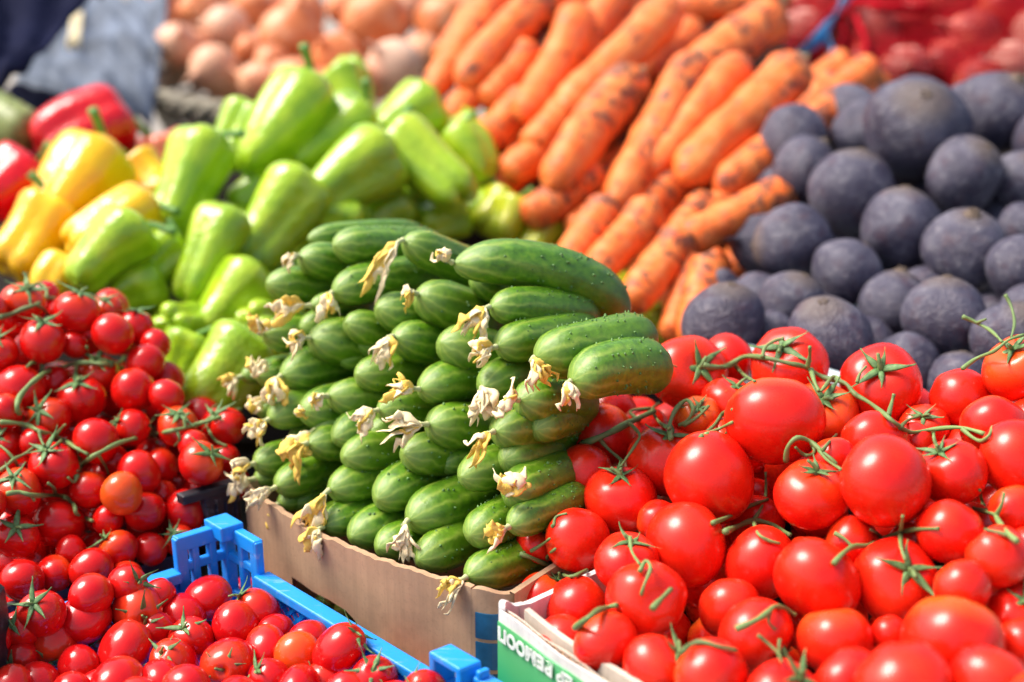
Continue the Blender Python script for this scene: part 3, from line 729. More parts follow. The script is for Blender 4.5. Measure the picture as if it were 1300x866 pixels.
cu(383,417,440,402,21,.62,None,.02); cu(328,478,365,474,20,.62,(10,-30,24,'w'),.015); cu(328,522,360,512,19,.6,(8,-24,20,'y'),.02); cu(402,546,440,540,22,.6,(-34,34,28,'m'),.015); cu(308,478,350,468,14,.6,(-14,10,26,'w'),.03)
cu(470,352,520,345,22,.7,None,.02); cu(600,352,650,380,22,.72,None,.03); cu(560,470,600,470,22,.66,None,.03); cu(470,548,520,548,22,.62,None,.025); cu(560,640,600,630,24,.62,None,.03); cu(640,585,690,580,24,.55,None,.012,5.2); cu(500,615,540,605,22,.62,None,.03)
cu(648,668,700,655,24,.64,(-26,6,26,'m')); cu(370,560,410,552,22,.6,None,.03); cu(460,600,500,592,22,.6,None,.03); cu(690,450,740,440,22,.6,None,.04,5); cu(560,590,600,580,20,.62,None,.03); cu(680,545,720,535,24,.5,None,.02,4.6)
cu(380,585,420,575,20,.6,None,.025); cu(455,435,500,432,22,.66,None,.03); cu(440,640,480,630,22,.6,None,.03); cu(372,640,410,630,18,.6,None,.03); cu(430,455,470,450,20,.66,None,.03); cu(555,685,600,670,22,.62,None,.03)
rngK = random.Random(12)
def blossom(cuc, M, inv, tip, ax, fl, d, rng):
    dx, dy, wpx, kind = fl; dx *= .78; dy *= .78; wpx *= .85
    mats = {'w': (m_petw, m_petw, m_petw, m_petw, m_pety), 'y': (m_pety, m_pety, m_petw), 'm': (m_petw, m_pety)}[kind]
    k = KPX*d; end = tip+RT*(dx*k)-UP*(dy*k)
    dirn = (end-tip); Ln = dirn.length; dirn.normalize()
    side = dirn.cross(FWD).normalized(); W = wpx*k
    t0 = tip-ax*.002
    nb = MB(); nk = [t0, t0-ax*.002+dirn*Ln*.04-FWD*.0015, t0-ax*.003+dirn*Ln*.12-FWD*.003]
    nb.tube(smoothpath([M@q for q in nk], 3), [.0026*inv, .0022*inv]+[.0019*inv]*4+[.0028*inv], 7)
    b = link('blossom', nb.build('blossom', m_neck), cuc)
    np_ = 5 if W < .012 else 7
    for i in range(np_):
        u = (i-(np_-1)/2)/max(1, (np_-1)/2); pts = []; q = nk[-1]
        L2 = Ln*rng.uniform(.5, 1.0)+.004; wob = rng.uniform(-1, 1); n = 7
        for j in range(n+1):
            t = j/n
            pts.append(nk[1].lerp(nk[-1], .7)+dirn*L2*t*.95+side*(u*W*.75*t**.8+wob*W*.18*math.sin(t*PI*rng.uniform(1.2, 2)))
                       - FWD*(.003+.006*math.sin(t*PI)*rng.uniform(.3, 1.2)) + Vector((0, 0, -1))*(.006*t*t*rng.uniform(.2, 1.4)) + Vector((rng.uniform(-1, 1), rng.uniform(-1, 1), rng.uniform(-1, 1)))*.0016*min(1, 2*t))
        mw = max(.0024, W*.19)*rng.uniform(.75, 1.3)
        rad = [mw*inv*(.35+1.0*math.sin(min(1, .15+.8*j/n)*PI)*rng.uniform(.7, 1.25)) for j in range(n+1)]; rad[-1] *= .35
        pp = smoothpath([M@p for p in pts], 2); rr = []
        for j in range(len(pp)):
            a = j/2; lo = int(a); hi = min(n, lo+1); rr.append((rad[lo]+(rad[hi]-rad[lo])*(a-lo))*rng.uniform(.82, 1.18))
        v, f = tube(pp, rr, 8, rng.uniform(.2, .42), rng.uniform(-2.6, 2.6))
        link('petal', mesh('petal', v, f, rng.choice(mats)), b)
rw = rows_of([(a['x'], a['y']) for a in KU], 36)
for i, a in enumerate(KU):
    d = SC.d(a['x'], a['y'])+a['dd']+.004; a['d'] = d; R = a['r']*KPX*d*1.05
    ux, uy = a['bx']-a['x'], a['by']-a['y']; l = math.hypot(ux, uy); ux, uy = ux/l, -uy/l
    s = a['s']; ax = (RT*(ux*s)+UP*(uy*s)+FWD*math.sqrt(1-s*s)).normalized()
    tip = P(a['x'], a['y'], d)
    m = CUCB if a['m'] == 'B' else rngK.choice(CUC)
    rot = ax.to_track_quat('X', 'Z')
    if a['m'] is None: rot = rot @ Quaternion((1, 0, 0), rngK.uniform(-1.2, 1.2))
    hasf = a['fl'] is not None
    lab = ('cucumber with withered flower, ' if hasf else 'bare tipped cucumber, ')+place_words(rw[i])+' of the stack'
    if a['m'] == 'B': lab = 'longest cucumber with many warts lying on top right of the cucumber stack'
    o = link('cucumber', m, None, tip, rot, (R*a['L']/6.6, R, R), label=lab, category='cucumber', group='cucumbers stacked in the cardboard box')
    a['o'] = o; a['ax'] = ax; a['tip'] = tip
    if hasf:
        inv = Matrix.LocRotScale(tip, rot, Vector((R*a['L']/6.6, R, R))).inverted()
        blossom(o, inv, 1/R, tip, ax, a['fl'], d, rngK)

# ------------------------------------------------------------------ the cucumber box
U_ = Vector((.762, -.648, 0)); W_ = Vector((-.648, -.762, 0))     # the two horizontal directions the boxes are set to; W_ points to the front left
Z_ = Vector((0, 0, 1))
ZT = .62                                                          # stall top
def wall_strip(pts, z0, z1f, th, inside, name, mat, parent, holes=None, rim=None, n_sub=1):
    """an upright board following pts (x, y); z1f(t) the height of its upper edge; holes(t) -> (z low, z high) or None"""
    N = len(pts); v = []; f = []
    for i, p in enumerate(pts):
        t = i/(N-1); z1 = z1f(t); h = holes(t) if holes else None
        zz = [z0, h[0], h[1], z1] if h else [z0, z0+(z1-z0)*.3, z0+(z1-z0)*.7, z1]
        a = pts[max(i-1, 0)]; b = pts[min(i+1, N-1)]
        nn = Vector((b.y-a.y, a.x-b.x, 0)).normalized()*th
        if nn.dot(inside) < 0: nn = -nn
        for z in zz: v.append(Vector((p.x, p.y, z)))
        for z in zz: v.append(Vector((p.x, p.y, z))+nn)
    hs = [bool(holes and holes(i/(N-1))) for i in range(N)]
    for i in range(N-1):
        a, b = i*8, (i+1)*8
        for k in range(3):
            if k == 1 and hs[i] and hs[i+1]: continue
            f.append((a+k, b+k, b+k+1, a+k+1)); f.append((a+4+k+1, b+4+k+1, b+4+k, a+4+k))
        f.append((a+3, b+3, b+7, a+7)); f.append((a, a+4, b+4, b))
        if hs[i] and hs[i+1]: f.append((a+1, b+1, b+5, a+5)); f.append((a+2, a+6, b+6, b+2))
    f.append((0, 1, 5, 4)); f.append((1, 2, 6, 5)); f.append((2, 3, 7, 6)); e = (N-1)*8
    f += [(e, e+4, e+5, e+1), (e+1, e+5, e+6, e+2), (e+2, e+6, e+7, e+3)]
    m = mesh(name, v, f, mat, True)
    bm = bmesh.new(); bm.from_mesh(m); bmesh.ops.recalc_face_normals(bm, faces=bm.faces); bm.to_mesh(m); bm.free()
    m.set_sharp_from_angle(angle=math.radians(40))
    return link(name, m, parent)
ZR = .838
A = onz(598, 747, ZR); L = onz(310, 613, ZR)
A.z = L.z = 0
uu = (A-L).normalized(); nn_in = Vector((-uu.y, uu.x, 0)); nn_in = nn_in if nn_in.y > 0 else -nn_in
box = link('cardboard_box', None, None, (L.x, L.y, ZT), label='brown cardboard box with hand hole and blue bands under the cucumber stack', category='box')
inv_box = Vector((L.x, L.y, ZT))
def rel(pts): return [p-inv_box for p in pts]
NF = 90
def bul(t): return .013*math.sin(PI*t**.8)+.0007*math.sin(t*19)
front = [L+uu*((A-L).length*i/NF)-nn_in*bul(i/NF) for i in range(NF+1)]
def tof(px, py):
    p = onplane(px, py, L-nn_in*.0115+Z_*.8, nn_in); q = p-L; return q.dot(uu)/(A-L).length, p.z
hp = [tof(*q) for q in ((368, 732), (385, 741), (400, 750), (420, 760), (440, 775), (452, 790), (461, 808))]
hlo = hp[-1][1]-.014
def hole(t):
    if not hp[0][0] < t < hp[-1][0]: return None
    for (a, za), (b, zb) in zip(hp, hp[1:]):
        if a <= t <= b: return (hlo-ZT, za+(zb-za)*(t-a)/(b-a)-ZT)
wall_strip(rel(front), 0, lambda t: ZR-ZT-.004*math.sin(PI*t)-.0006*math.sin(t*23)-.0005*math.sin(t*61)+.0007*math.sin(t*127)*math.sin(t*37), .0045, nn_in, 'front_wall', m_card, box, hole)
# corner, then the right side, the back and the left side
side = [A-nn_in*0]
dA = (uu*.55+nn_in*.83).normalized()
cor = [A, A+uu*.006+nn_in*.001, A+uu*.014+nn_in*.005, A+uu*.020+nn_in*.012, A+uu*.024+nn_in*.022, A+uu*.026+nn_in*.04, A+uu*.026+nn_in*.31]
rest = cor+[L+nn_in*.31, L]
wall_strip(rel(smoothpath(cor, 3)), 0, lambda t: ZR-ZT-.0008+.0022*math.sin(t*8), .0045, (L-A), 'side_wall', m_card, box)
wall_strip(rel([L+nn_in*(.31*i/8) for i in range(9)]), 0, lambda t: ZR-ZT, .0045, uu, 'side_wall', m_card, box)
wall_strip(rel([L+nn_in*.31+uu*((A-L).length+.026)*(i/8) for i in range(9)]), 0, lambda t: ZR-ZT, .0045, -nn_in, 'back_wall', m_card, box)
link('box_floor', MB().box((uu*.13+nn_in*.155+Z_*.003), .25, .30, .005, (uu, nn_in, Z_)).build('box_floor', m_cardin, False), box)
# torn paper lip along the upper edge
def zr_at(py, px=612): return onplane(px, py, A+uu*.01, nn_in).z-ZT
for ya, yb in ((781, 813), (818, 851), (857, 890)):
    z1, z0 = zr_at(ya), zr_at(yb)
    sp = smoothpath(cor, 3)[2:20]; v = []; f = []
    for i, p in enumerate(sp):
        a = sp[max(i-1, 0)]; b = sp[min(i+1, len(sp)-1)]; no = Vector((b.y-a.y, a.x-b.x, 0)).normalized()
        if no.dot(A-L-nn_in*.1) < 0: no = -no
        for q in (0, .0009):
            v.append(p-inv_box+no*q+Z_*(z0+ZT)); v.append(p-inv_box+no*q+Z_*(z1+ZT))
    for q in v: q.z -= 0
    for i in range(len(sp)-1):
        a, b = i*4, i*4+4
        f += [(a+2, b+2, b+3, a+3), (a+1, b+1, b+3, a+3), (a, a+2, b+2, b)]
    f.append((0, 1, 3, 2))
    v = [Vector((q.x, q.y, q.z)) for q in v]
    link('printed_band', mesh('printed_band', [Vector((q.x, q.y, q.z-0)) for q in v], f, m_bprint, False), box)
# small cucumbers seen through the hand hole
for i, (x, y, bx, by, r) in enumerate([(410,757,450,752,15), (424,776,465,772,19), (452,795,490,790,16), (395,772,430,766,16)]):
    p0 = onplane(x, y, L+nn_in*.004, nn_in); d = (p0-CAM).dot(FWD); R = r*KPX*d
    ax = (nn_in*.85+uu*.5).normalized()
    link('cucumber', CUC[i % 5], None, p0, ax.to_track_quat('X', 'Z'), (R*.9, R, R), label=['upper left cucumber seen through the hand hole of the box', 'biggest cucumber seen through the hand hole of the box', 'rightmost cucumber seen through the hand hole of the box', 'lower left cucumber seen through the hand hole of the box'][i], category='cucumber', group='cucumbers inside the hand hole')

# ------------------------------------------------------------------ the green printed box of the right tomatoes
ZG = .845
G = onz(633, 775, ZG); G2 = onz(775, 874, ZG); G.z = G2.z = 0
gu = (G2-G).normalized(); gin = Vector((-gu.y, gu.x, 0)); gin = gin if gin.x > 0 else -gin
gbox = link('printed_box', None, None, (G.x, G.y, ZT), label='white cardboard box printed green with white lettering holding the right tomatoes', category='box')
Go = Vector((G.x, G.y, ZT)); LG = .40
def relg(pts): return [p-Go for p in pts]
gl = [G+gu*(LG*i/40)-gin*(.0008*math.sin(PI*min(1, i/14))) for i in range(41)]
back0 = [G, G-gu*.004+gin*.004, G-gu*.006+gin*.012, G-gu*.004+gin*.022, G+gin*.06+gu*.002, G+gin*.40]
hg = ZG-ZT
wall_strip(relg(gl), 0, lambda t: hg+.0012*math.sin(t*31), .0016, gin, 'outer_wall', m_wcard, gbox)
inn = [p+gin*.0052 for p in gl]
wall_strip(relg(inn), 0, lambda t: hg-.0015+.0010*math.sin(t*47), .0012, gin, 'wall_liner', m_edge, gbox)
wall_strip(relg([p+gin*.0115+gu*.012 for p in gl]), 0, lambda t: hg+.002-.002*math.sin(t*17), .0042, gin, 'inner_flap', m_edge, gbox)
zz = []
for i in range(261):   # corrugated core between the two sheets
    t = i/260; k = t*40; j = min(39, int(k)); p = gl[j].lerp(gl[j+1], k-j)
    zz.append(p+gin*(.0020+.0027*(.5+.5*math.sin(i*1.35)))-Go)
wall_strip(zz, hg-.05, lambda t: hg-.0016, .0006, gin, 'corrugation', m_card, gbox)
wall_strip(relg(smoothpath(back0, 3)), 0, lambda t: hg+.004*math.sin(t*8), .0042, gu, 'side_wall', m_wcard, gbox)
wall_strip(relg([G+gin*.40+gu*(LG*i/6) for i in range(7)]), 0, lambda t: hg, .004, -gin, 'back_wall', m_wcard, gbox)
wall_strip(relg([G+gu*LG+gin*(.40*i/6) for i in range(7)]), 0, lambda t: hg, .004, -gu, 'side_wall', m_wcard, gbox)
link('box_floor', MB().box(gu*LG/2+gin*.2+Z_*.003, LG-.01, .39, .005, (gu, gin, Z_)).build('box_floor', m_cardin, False), gbox)
v = []; f = []
for i, p in enumerate(gl):
    q = p-Go-gin*.0009+Z_*ZT
    v += [q+Z_*.0, q+Z_*(hg-.0078+.0006*math.sin(i*.9)), q+gin*.0008, q+gin*.0008+Z_*(hg-.0078)]
for i in range(40):
    a, b = i*4, i*4+4; f += [(a, a+1, b+1, b), (a+1, a+3, b+3, b+1)]
link('green_print', mesh('green_print', v, f, m_gprint, False), gbox)
def text_part(body, size, origin, xdir, ydir, mat, parent, name, depth=.0003, sx=1.0):
    c = bpy.data.curves.new(name, 'FONT'); c.body = body; c.size = size; c.extrude = depth; c.materials.append(mat); c.offset = .0006
    o = bpy.data.objects.new(name, c); col.objects.link(o)
    zd = xdir.cross(ydir)
    me = bpy.data.meshes.new_from_object(o); bpy.data.objects.remove(o); bpy.data.curves.remove(c)
    o = bpy.data.objects.new(name, me); col.objects.link(o); me.name = name
    o.parent = parent
    o.matrix_local = Matrix(((xdir.x*sx, ydir.x, zd.x, origin.x), (xdir.y*sx, ydir.y, zd.y, origin.y), (xdir.z*sx, ydir.z, zd.z, origin.z), (0, 0, 0, 1)))
    return o
# the box stands upside down, so its lettering does too: it starts at the far right of the wall as we see it
for k, (txt, s0, sz) in enumerate((('НОДЛОМОП', .000, .0125), ('ИВ НОЕР', .105, .0125), ('ОТНАС', .20, .0125))):
    pass
tx = text_part('ОВ ЕР ВЕМООП', .0125, gl[0]-Go+gu*.098-gin*.0030+Z_*(ZT+hg-.0095), -gu, -Z_, m_wprint, gbox, 'printed_lettering', .0003, 1.0)

# ------------------------------------------------------------------ blue crate
ZB = .805
cc = onz(290, 703, ZB); cr = onz(612, 897, ZB); cl_ = onz(79, 769, ZB)
for q in (cc, cr, cl_): q.z = 0
bu = (cr-cc).normalized(); bw = (cl_-cc).normalized()
crate = link('plastic_crate', None, None, (cc.x, cc.y, ZT), label='bright blue lattice plastic crate full of plum tomatoes', category='crate')
Co = Vector((cc.x, cc.y, 0)); LU = (cr-cc).length-.012; LW = .33; hb = ZB-ZT
def cpart(name, boxes, mat=m_blue):
    mb = MB()
    for c, sx, sy, sz, ax in boxes: mb.box(c-Z_*0, sx, sy, sz, ax)
    m = mb.build(name, mat, False)
    o = link(name, m, crate)
    bv = o.modifiers.new('bevel', 'BEVEL'); bv.width = .0012; bv.segments = 2
    return o
AXU = (bu, bw, Z_); AXW = (bw, bu, Z_)
# rails: a lip on top and an outer flange, along the right side (bu) and the back side (bw), and the two unseen sides
HC = .027  # extra height of the corner panel
cpart('rail', [(bu*(.040+(LU-.040)/2)+Z_*(hb-.004), LU-.040, .013, .008, AXU), (bu*(.040+(LU-.040)/2)-bw*.0055+Z_*(hb-.014), LU-.040, .003, .014, AXU)])
cpart('rail', [(bw*(.040+(LW-.040)/2)+Z_*(hb-.005), LW-.040, .012, .009, AXW)])
cpart('rail', [(bw*LW+bu*LU/2+Z_*(hb-.005), LU, .012, .009, AXU)])
cpart('rail', [(bu*LU+bw*LW/2+Z_*(hb-.005), LW, .012, .009, AXW)])
def lattice_side(o0, du, ln, dn, z0, z1, cell, name='lattice_bar'):
    """criss-cross bars of one crate side, each bar a piece"""
    H = z1-z0; k = 0
    bar_len = math.hypot(H, H)
    x = -H
    while x < ln:
        for sgn in (1, -1):
            a0 = x if sgn == 1 else x+H; 
            # clip the slanted bar to the side
            t0, t1 = 0.0, 1.0
            fx = lambda t: a0+sgn*H*t
            xs = [fx(0), fx(1)]
            if sgn == 1:
                t0 = max(0, -a0/H); t1 = min(1, (ln-a0)/H)
            else:
                t0 = max(0, (a0-ln)/H); t1 = min(1, a0/H)
            if t1-t0 < .08: continue
            p = o0+du*fx(t0)+Z_*(z0+H*t0); q = o0+du*fx(t1)+Z_*(z0+H*t1)
            dd = (q-p); l = dd.length; dd.normalize()
            mb = MB(); mb.box((p+q)/2+dn*(.0002*sgn), l, .0026, .0030, (dd, dn, dd.cross(dn)))
            link(name, mb.build(name, m_blue, False), crate)
        x += cell
lattice_side(bu*.040, bu, LU-.043, bw, hb-.062, hb-.006, .0115)
lattice_side(bw*.040, bw, .11, bu, hb-.062, hb-.008, .0125)
cpart('rail', [(bu*LU/2+Z_*(hb-.066), LU, .006, .008, AXU)]); cpart('rail', [(bw*LW/2+Z_*(hb-.066), LW, .006, .008, AXW)])
cpart('crate_wall', [(bu*LU/2+Z_*(hb-.07)/2, LU, .004, hb-.075, AXU), (bw*LW/2+Z_*(hb-.07)/2, LW, .0041, hb-.075, AXW), (bw*LW+bu*LU/2+Z_*hb/2, LU, .004, hb-.02, AXU), (bu*LU+bw*LW/2+Z_*hb/2, LW, .0041, hb-.02, AXW)])
cpart('crate_floor', [(bu*LU/2+bw*LW/2+Z_*.003, LU-.006, LW-.006, .005, AXU)])
# the raised corner: a frame of rails with square openings, on both sides of the corner
for du, dn, n_, ln, ax in ((bu, bw, 2, .040, AXU), (bw, bu, 3, .040, AXW)):
    bs = [(du*ln/2+Z_*(hb+HC-.006), ln, .0075, .012, ax), (du*ln/2+Z_*(hb+.001), ln, .0055, .007, ax), (du*ln/2+Z_*(hb-.031), ln, .0052, .006, ax)]
    for q in bs: cpart('corner_rail', [q])
    for k in range(1, n_+1):
        x = ln*k/n_-(.003 if k == n_ else 0)
        top = hb+HC-.002 if k < n_ else hb+HC-.001
        wd = .0055 if k < n_ else .009
        cpart('corner_post', [(du*x+Z_*((top+hb-.062)/2)+dn*.0004, wd, .0062, top-hb+.062, ax)])
cpart('corner_post', [(Z_*((hb+HC-.002)/2)+bu*.0002, .0085, .0085, hb+HC-.002, AXU)])
cpart('stacking_lug', [(bu*.004+bw*.004+Z_*(hb+HC-.002), .022, .018, .012, AXU)])
# stacking clip at the near end of the right rail
pcl = onz(563, 850, ZB+.012)-Co; pcl.z = 0
clx = pcl.dot(bu)
cpart('stacking_clip', [(bu*clx+bw*.002+Z_*(hb+.013), .005, .016, .028, AXU), (bu*(clx+.024)+bw*.002+Z_*(hb+.013), .005, .016, .028, AXU), (bu*(clx+.012)+bw*.002+Z_*(hb+.0255), .028, .0165, .005, AXU), (bu*(clx+.012)+bw*.0025+Z_*(hb+.002), .028, .0165, .006, AXU)])
cpart('stacking_clip', [(bu*(clx+.037)-bw*.002+Z_*(hb+.010), .017, .010, .022, AXU), (bu*(clx+.045)-bw*.008+Z_*(hb+.004), .014, .010, .012, AXU), (bu*(clx+.033)-bw*.001+Z_*(hb+.024), .004, .008, .006, AXU)])

# ------------------------------------------------------------------ black crate of the cherry tomatoes
kz = .835
kc = onz(303, 607, kz); kc.z = 0
ku, kw = bu, bw
kr = link('black_crate', None, None, (kc.x, kc.y, ZT), label='black plastic crate holding the upper left cherry tomatoes', category='crate')
hk = kz-ZT
def kpart(name, boxes):
    mb = MB()
    for c, sx, sy, sz, ax in boxes: mb.box(c, sx, sy, sz, ax)
    o = link(name, mb.build(name, m_black, False), kr); b = o.modifiers.new('bevel', 'BEVEL'); b.width = .0012; b.segments = 2
    return o
kpart('rim', [(kw*.024+Z_*(hk-.004), .05, .010, .008, AXW)])
kpart('corner_post', [(kw*.016+Z_*(hk-.006)/2-ku*.001, .030, .007, hk-.008, AXW)])
for k in range(4): kpart('rib', [(kw*(.006+.008*k)+Z_*(hk-.01)/2+ku*.0035, .0022, .003, hk-.02, AXW)])
kpart('rail', [(kw*.19+Z_*(hk-.055), .30, .007, .014, AXW)]); kpart('rail', [(kw*.19+Z_*.05, .30, .0072, .1, AXW)])
kpart('crate_wall', [(-ku*.14+Z_*hk*.45, .27, .006, hk*.9, AXU), (-ku*.28+kw*.18+Z_*hk*.45, .36, .006, hk*.9, AXW), (-ku*.14+kw*.36+Z_*hk*.45, .28, .0062, hk*.9, AXU)])
kpart('crate_floor', [(-ku*.14+kw*.18+Z_*.003, .27, .35, .005, AXU)])
# black crate at the left picture edge
ec = P(-28, 800, .93)
eb = link('black_crate', None, None, (ec.x, ec.y, ZT), label='dark crate edge cut off by the lower left picture border', category='crate')
mb = MB(); mb.box(Z_*.115-RT*.012, .05, .05, .23, (RT, Vector((0, 1, 0)), Z_)); mb.box(Z_*.115-RT*.1+Vector((0, .02, 0)), .16, .008, .22, (RT, Vector((0, 1, 0)), Z_))
o = link('crate_wall', mb.build('crate_wall', m_black, False), eb)
o.modifiers.new('bevel', 'BEVEL').width = .004
mb = MB()
for k in range(3): mb.box(Z_*(.06+.06*k)-RT*.012-Vector((0, .027, 0)), .052, .006, .012)
link('rib', mb.build('rib', m_black, False), eb)

# ------------------------------------------------------------------ peppers
def pep_mesh(name, seed, mat, ratio, taper, lobes, groove, n=34):
    """stem end at +z (shoulder), blossom end at -z; widest radius 1"""
    g = random.Random(seed); ph = g.random()*6; N = 24; H = ratio
    am = [g.uniform(.75, 1.2) for _ in range(lobes)]; bend = g.uniform(-.16, .16); bx = g.random()*6
    v = []; f = []; ws = [g.uniform(-.04, .04) for _ in range(6)]
    def rad(t):    # t 0 shoulder .. 1 tip
        s = min(1, t/.24); e = min(1, (1-t)/.30)
        body = 1-(1-taper)*t**1.25+.05*math.sin(t*7+ph)
        return body*(1-(1-s)**2.4)**.55*(1-(1-e)**2.4)**.6
    rings = []
    for i in range(N+1):
        t = (1-math.cos(PI*i/N))/2
        z = H*(1-2*t); r = rad(t)
        ring = []
        for k in range(n):
            a = 2*PI*k/n
            c = abs(math.cos(lobes*(a+ph)/2)); li = int(((a+ph)*lobes/(2*PI)+.5)) % lobes
            gr = groove*(.55+.75*t)
            q = r*(1-gr*(1-c)**1.6*1.15)*(1+.06*(am[li]-1)*3*t)*(1+.03*math.sin(2*a+t*4+ws[0]*50))
            zz = z
            if i <= 5: zz = z-.30*math.exp(-(r/.42)**2)-.10*(1-c)*math.exp(-((1-r)/.4)**2)*.8*(1 if r < .9 else .4)
            if t > .78: zz = z+(.26*taper+.08)*math.exp(-(r/(.40*taper+.12))**2)+groove*.8*(1-c)*(t-.78)/.22-.10*(am[li]-1)
            x, y = math.cos(a)*q, math.sin(a)*q
            off = bend*H*math.sin(PI*t)
            v.append(Vector((x+off*math.cos(bx), y+off*math.sin(bx), zz))); ring.append(len(v)-1)
        rings.append(ring)
    for A_, B_ in zip(rings, rings[1:]): f += [(A_[k], B_[k], B_[(k+1) % n], A_[(k+1) % n]) for k in range(n)]
    f.append(tuple(rings[0])); f.append(tuple(rings[-1][::-1]))
    bm = bmesh.new(); m = mesh(name, v, f, mat)
    bm.from_mesh(m); bmesh.ops.recalc_face_normals(bm, faces=bm.faces); bm.to_mesh(m); bm.free()
    m.polygons.foreach_set('use_smooth', [True]*len(m.polygons))
    return m
GP = [pep_mesh('green_pepper', 200+i, m_gpep, (1.45, 1.3, 1.6, 1.4, 1.5)[i], (.55, .62, .48, .66, .58)[i], (3, 4, 3, 4, 3)[i], (.20, .17, .22, .24, .15)[i]) for i in range(5)]
GPL = [pep_mesh('green_pepper', 210+i, m_gpep, 1.15, .7, 4, .34) for i in range(2)]
YG = [pep_mesh('green_pepper', 220+i, m_ylpep, 1.5, .5, 3, .2) for i in range(2)]
BP = {'y': [pep_mesh('yellow_pepper', 230+i, m_ypep, 1.12, .72, 4, .17) for i in range(3)], 'r': [pep_mesh('red_pepper', 240+i, m_rpep, 1.08, .74, 4, .16) for i in range(2)], 'p': [pep_mesh('red_pepper', 250, m_ppep, 1.1, .7, 4, .15)]}
def pstem_mesh(seed):
    g = random.Random(seed); mb = MB()
    mb.tube([(0, 0, -.04), (0, 0, .03), (0, 0, .06)], [.36, .30, .12], 10)
    a = g.random()*6; pts = [(math.cos(a)*.12*t*t, math.sin(a)*.12*t*t, .03+.18*t) for t in (0, 1, 2, 3)]
    mb.tube(smoothpath(pts, 3), [.13]*3+[.11]*4+[.12, .13, .15], 8)
    return mb.build('stem', m_pstem)
PST = [pstem_mesh(i) for i in range(3)]
SP = Slope((270, 470, 1.30), (385, 130, 1.64), (590, 220, 1.58))
rngG = random.Random(21)
PEP = []
def pp(tx, ty, bx, by, r, kind='g', fz=.35, dd=0.0, slope=None): PEP.append(dict(tx=tx, ty=ty, bx=bx, by=by, r=r, kind=kind, fz=fz, dd=dd, x=(tx+bx)/2, y=(ty+by)/2, slope=slope or SP))
pp(217,302,258,172,45); pp(318,222,392,102,50,dd=-.03); pp(282,208,318,140,37,dd=.04); pp(374,214,460,140,42,dd=.0); pp(386,280,492,192,50,dd=-.04); pp(455,148,432,98,38,dd=.06)
pp(482,178,548,128,40,dd=.03); pp(592,258,498,172,46,dd=-.05); pp(618,228,580,168,36,dd=.02); pp(312,338,386,230,52,dd=-.02); pp(240,382,284,270,41,dd=-.02); pp(104,362,170,284,46,dd=-.03)
pp(182,356,224,308,35,dd=.01); pp(142,384,200,356,36,dd=.03); pp(264,428,326,348,45); pp(222,408,240,412,34,'l',.95,-.01); pp(318,408,340,416,33,'l',.95,.0); pp(252,532,312,430,54,dd=-.05)
pp(212,496,242,430,36,dd=.0); pp(322,480,345,440,30,dd=.04); pp(632,300,650,262,32,'v',.4,.03); pp(672,318,688,290,32,'v',.5,.05); pp(606,290,640,250,30,'v',.4,.06); pp(404,272,452,280,26,dd=-.02); pp(820,402,838,410,30,'v',.5,.0); pp(700,330,730,320,30,'v',.5,.08)
pp(300,262,330,236,28,dd=.06); pp(330,250,352,232,28,dd=.07); pp(300,500,330,470,30,dd=.06); pp(196,425,220,400,28,dd=.07); pp(340,360,375,345,30,dd=.06); pp(300,330,310,300,34,dd=.08); pp(520,260,560,250,32,dd=.06); pp(470,240,500,200,34,dd=.07); pp(290,440,310,400,32,dd=.08); pp(250,260,262,210,30,dd=.09); pp(555,180,600,160,32,dd=.07); pp(440,240,480,220,30,dd=.07)
for (x1, y1, x2, y2, r, f, dd) in ((370,330,410,300,32,.4,.08), (235,345,255,320,30,.4,.09), (280,320,300,270,30,.4,.1), (590,275,625,262,30,.5,.08), (160,400,200,380,32,.4,.08), (470,285,505,262,36,.5,.04), (540,290,575,270,36,.5,.06), (430,300,450,270,36,.5,.07), (600,240,630,215,32,.5,.1), (545,230,590,240,34,.5,.1), (350,300,380,300,40,.5,.12), (400,200,430,190,40,.5,.12), (480,250,520,240,40,.5,.13), (250,400,280,390,40,.5,.13), (215,290,240,250,38,.5,.1), (290,190,310,160,38,.5,.1), (345,225,365,200,34,.5,.06), (425,205,450,190,36,.5,.06), (490,215,510,190,36,.5,.06), (560,215,585,200,36,.5,.06), (195,330,215,300,36,.5,.08), (300,380,320,360,36,.5,.07), (230,440,250,420,34,.5,.06), (345,420,365,400,32,.5,.05), (345,470,365,450,30,.5,.05), (420,120,450,100,34,.5,.1), (640,330,680,330,34,.5,.09), (760,370,800,370,34,.5,.09)): pp(x1, y1, x2, y2, r, 'v' if x1 > 600 else 'g', f, dd)
SY = Slope((105, 235, 1.56), (40, 305, 1.47), (103, 165, 1.68))
pp(72,292,124,190,54,'y',.45,-.03,SY); pp(96,318,182,258,42,'y',.45,-.04,SY); pp(18,348,62,262,48,'y',.4,.0,SY); pp(208,246,170,205,32,'y',.3,.03,SY); pp(66,372,80,340,34,'y',.4,.0,SY); pp(180,262,200,250,30,'y',.4,.06,SY)
pp(58,198,150,146,54,'r',.35,.0,SY); pp(-15,262,34,214,48,'r',.4,.0,SY); pp(196,196,224,186,30,'p',.5,.08,SY); pp(30,330,50,310,40,'r',.5,.08,SY); pp(150,200,170,200,30,'p',.5,.12,SY)
PG = [a for a in PEP if a['kind'] in 'gvl']; PBL = [a for a in PEP if a['kind'] not in 'gvl']
PEP = PG+PBL; rwp = rows_of([(a['x'], a['y']) for a in PG], 58)
names = {'g': ('light green pepper', 'green_pepper'), 'l': ('knobbly light green pepper', 'green_pepper'), 'v': ('yellowish green pepper', 'green_pepper')}
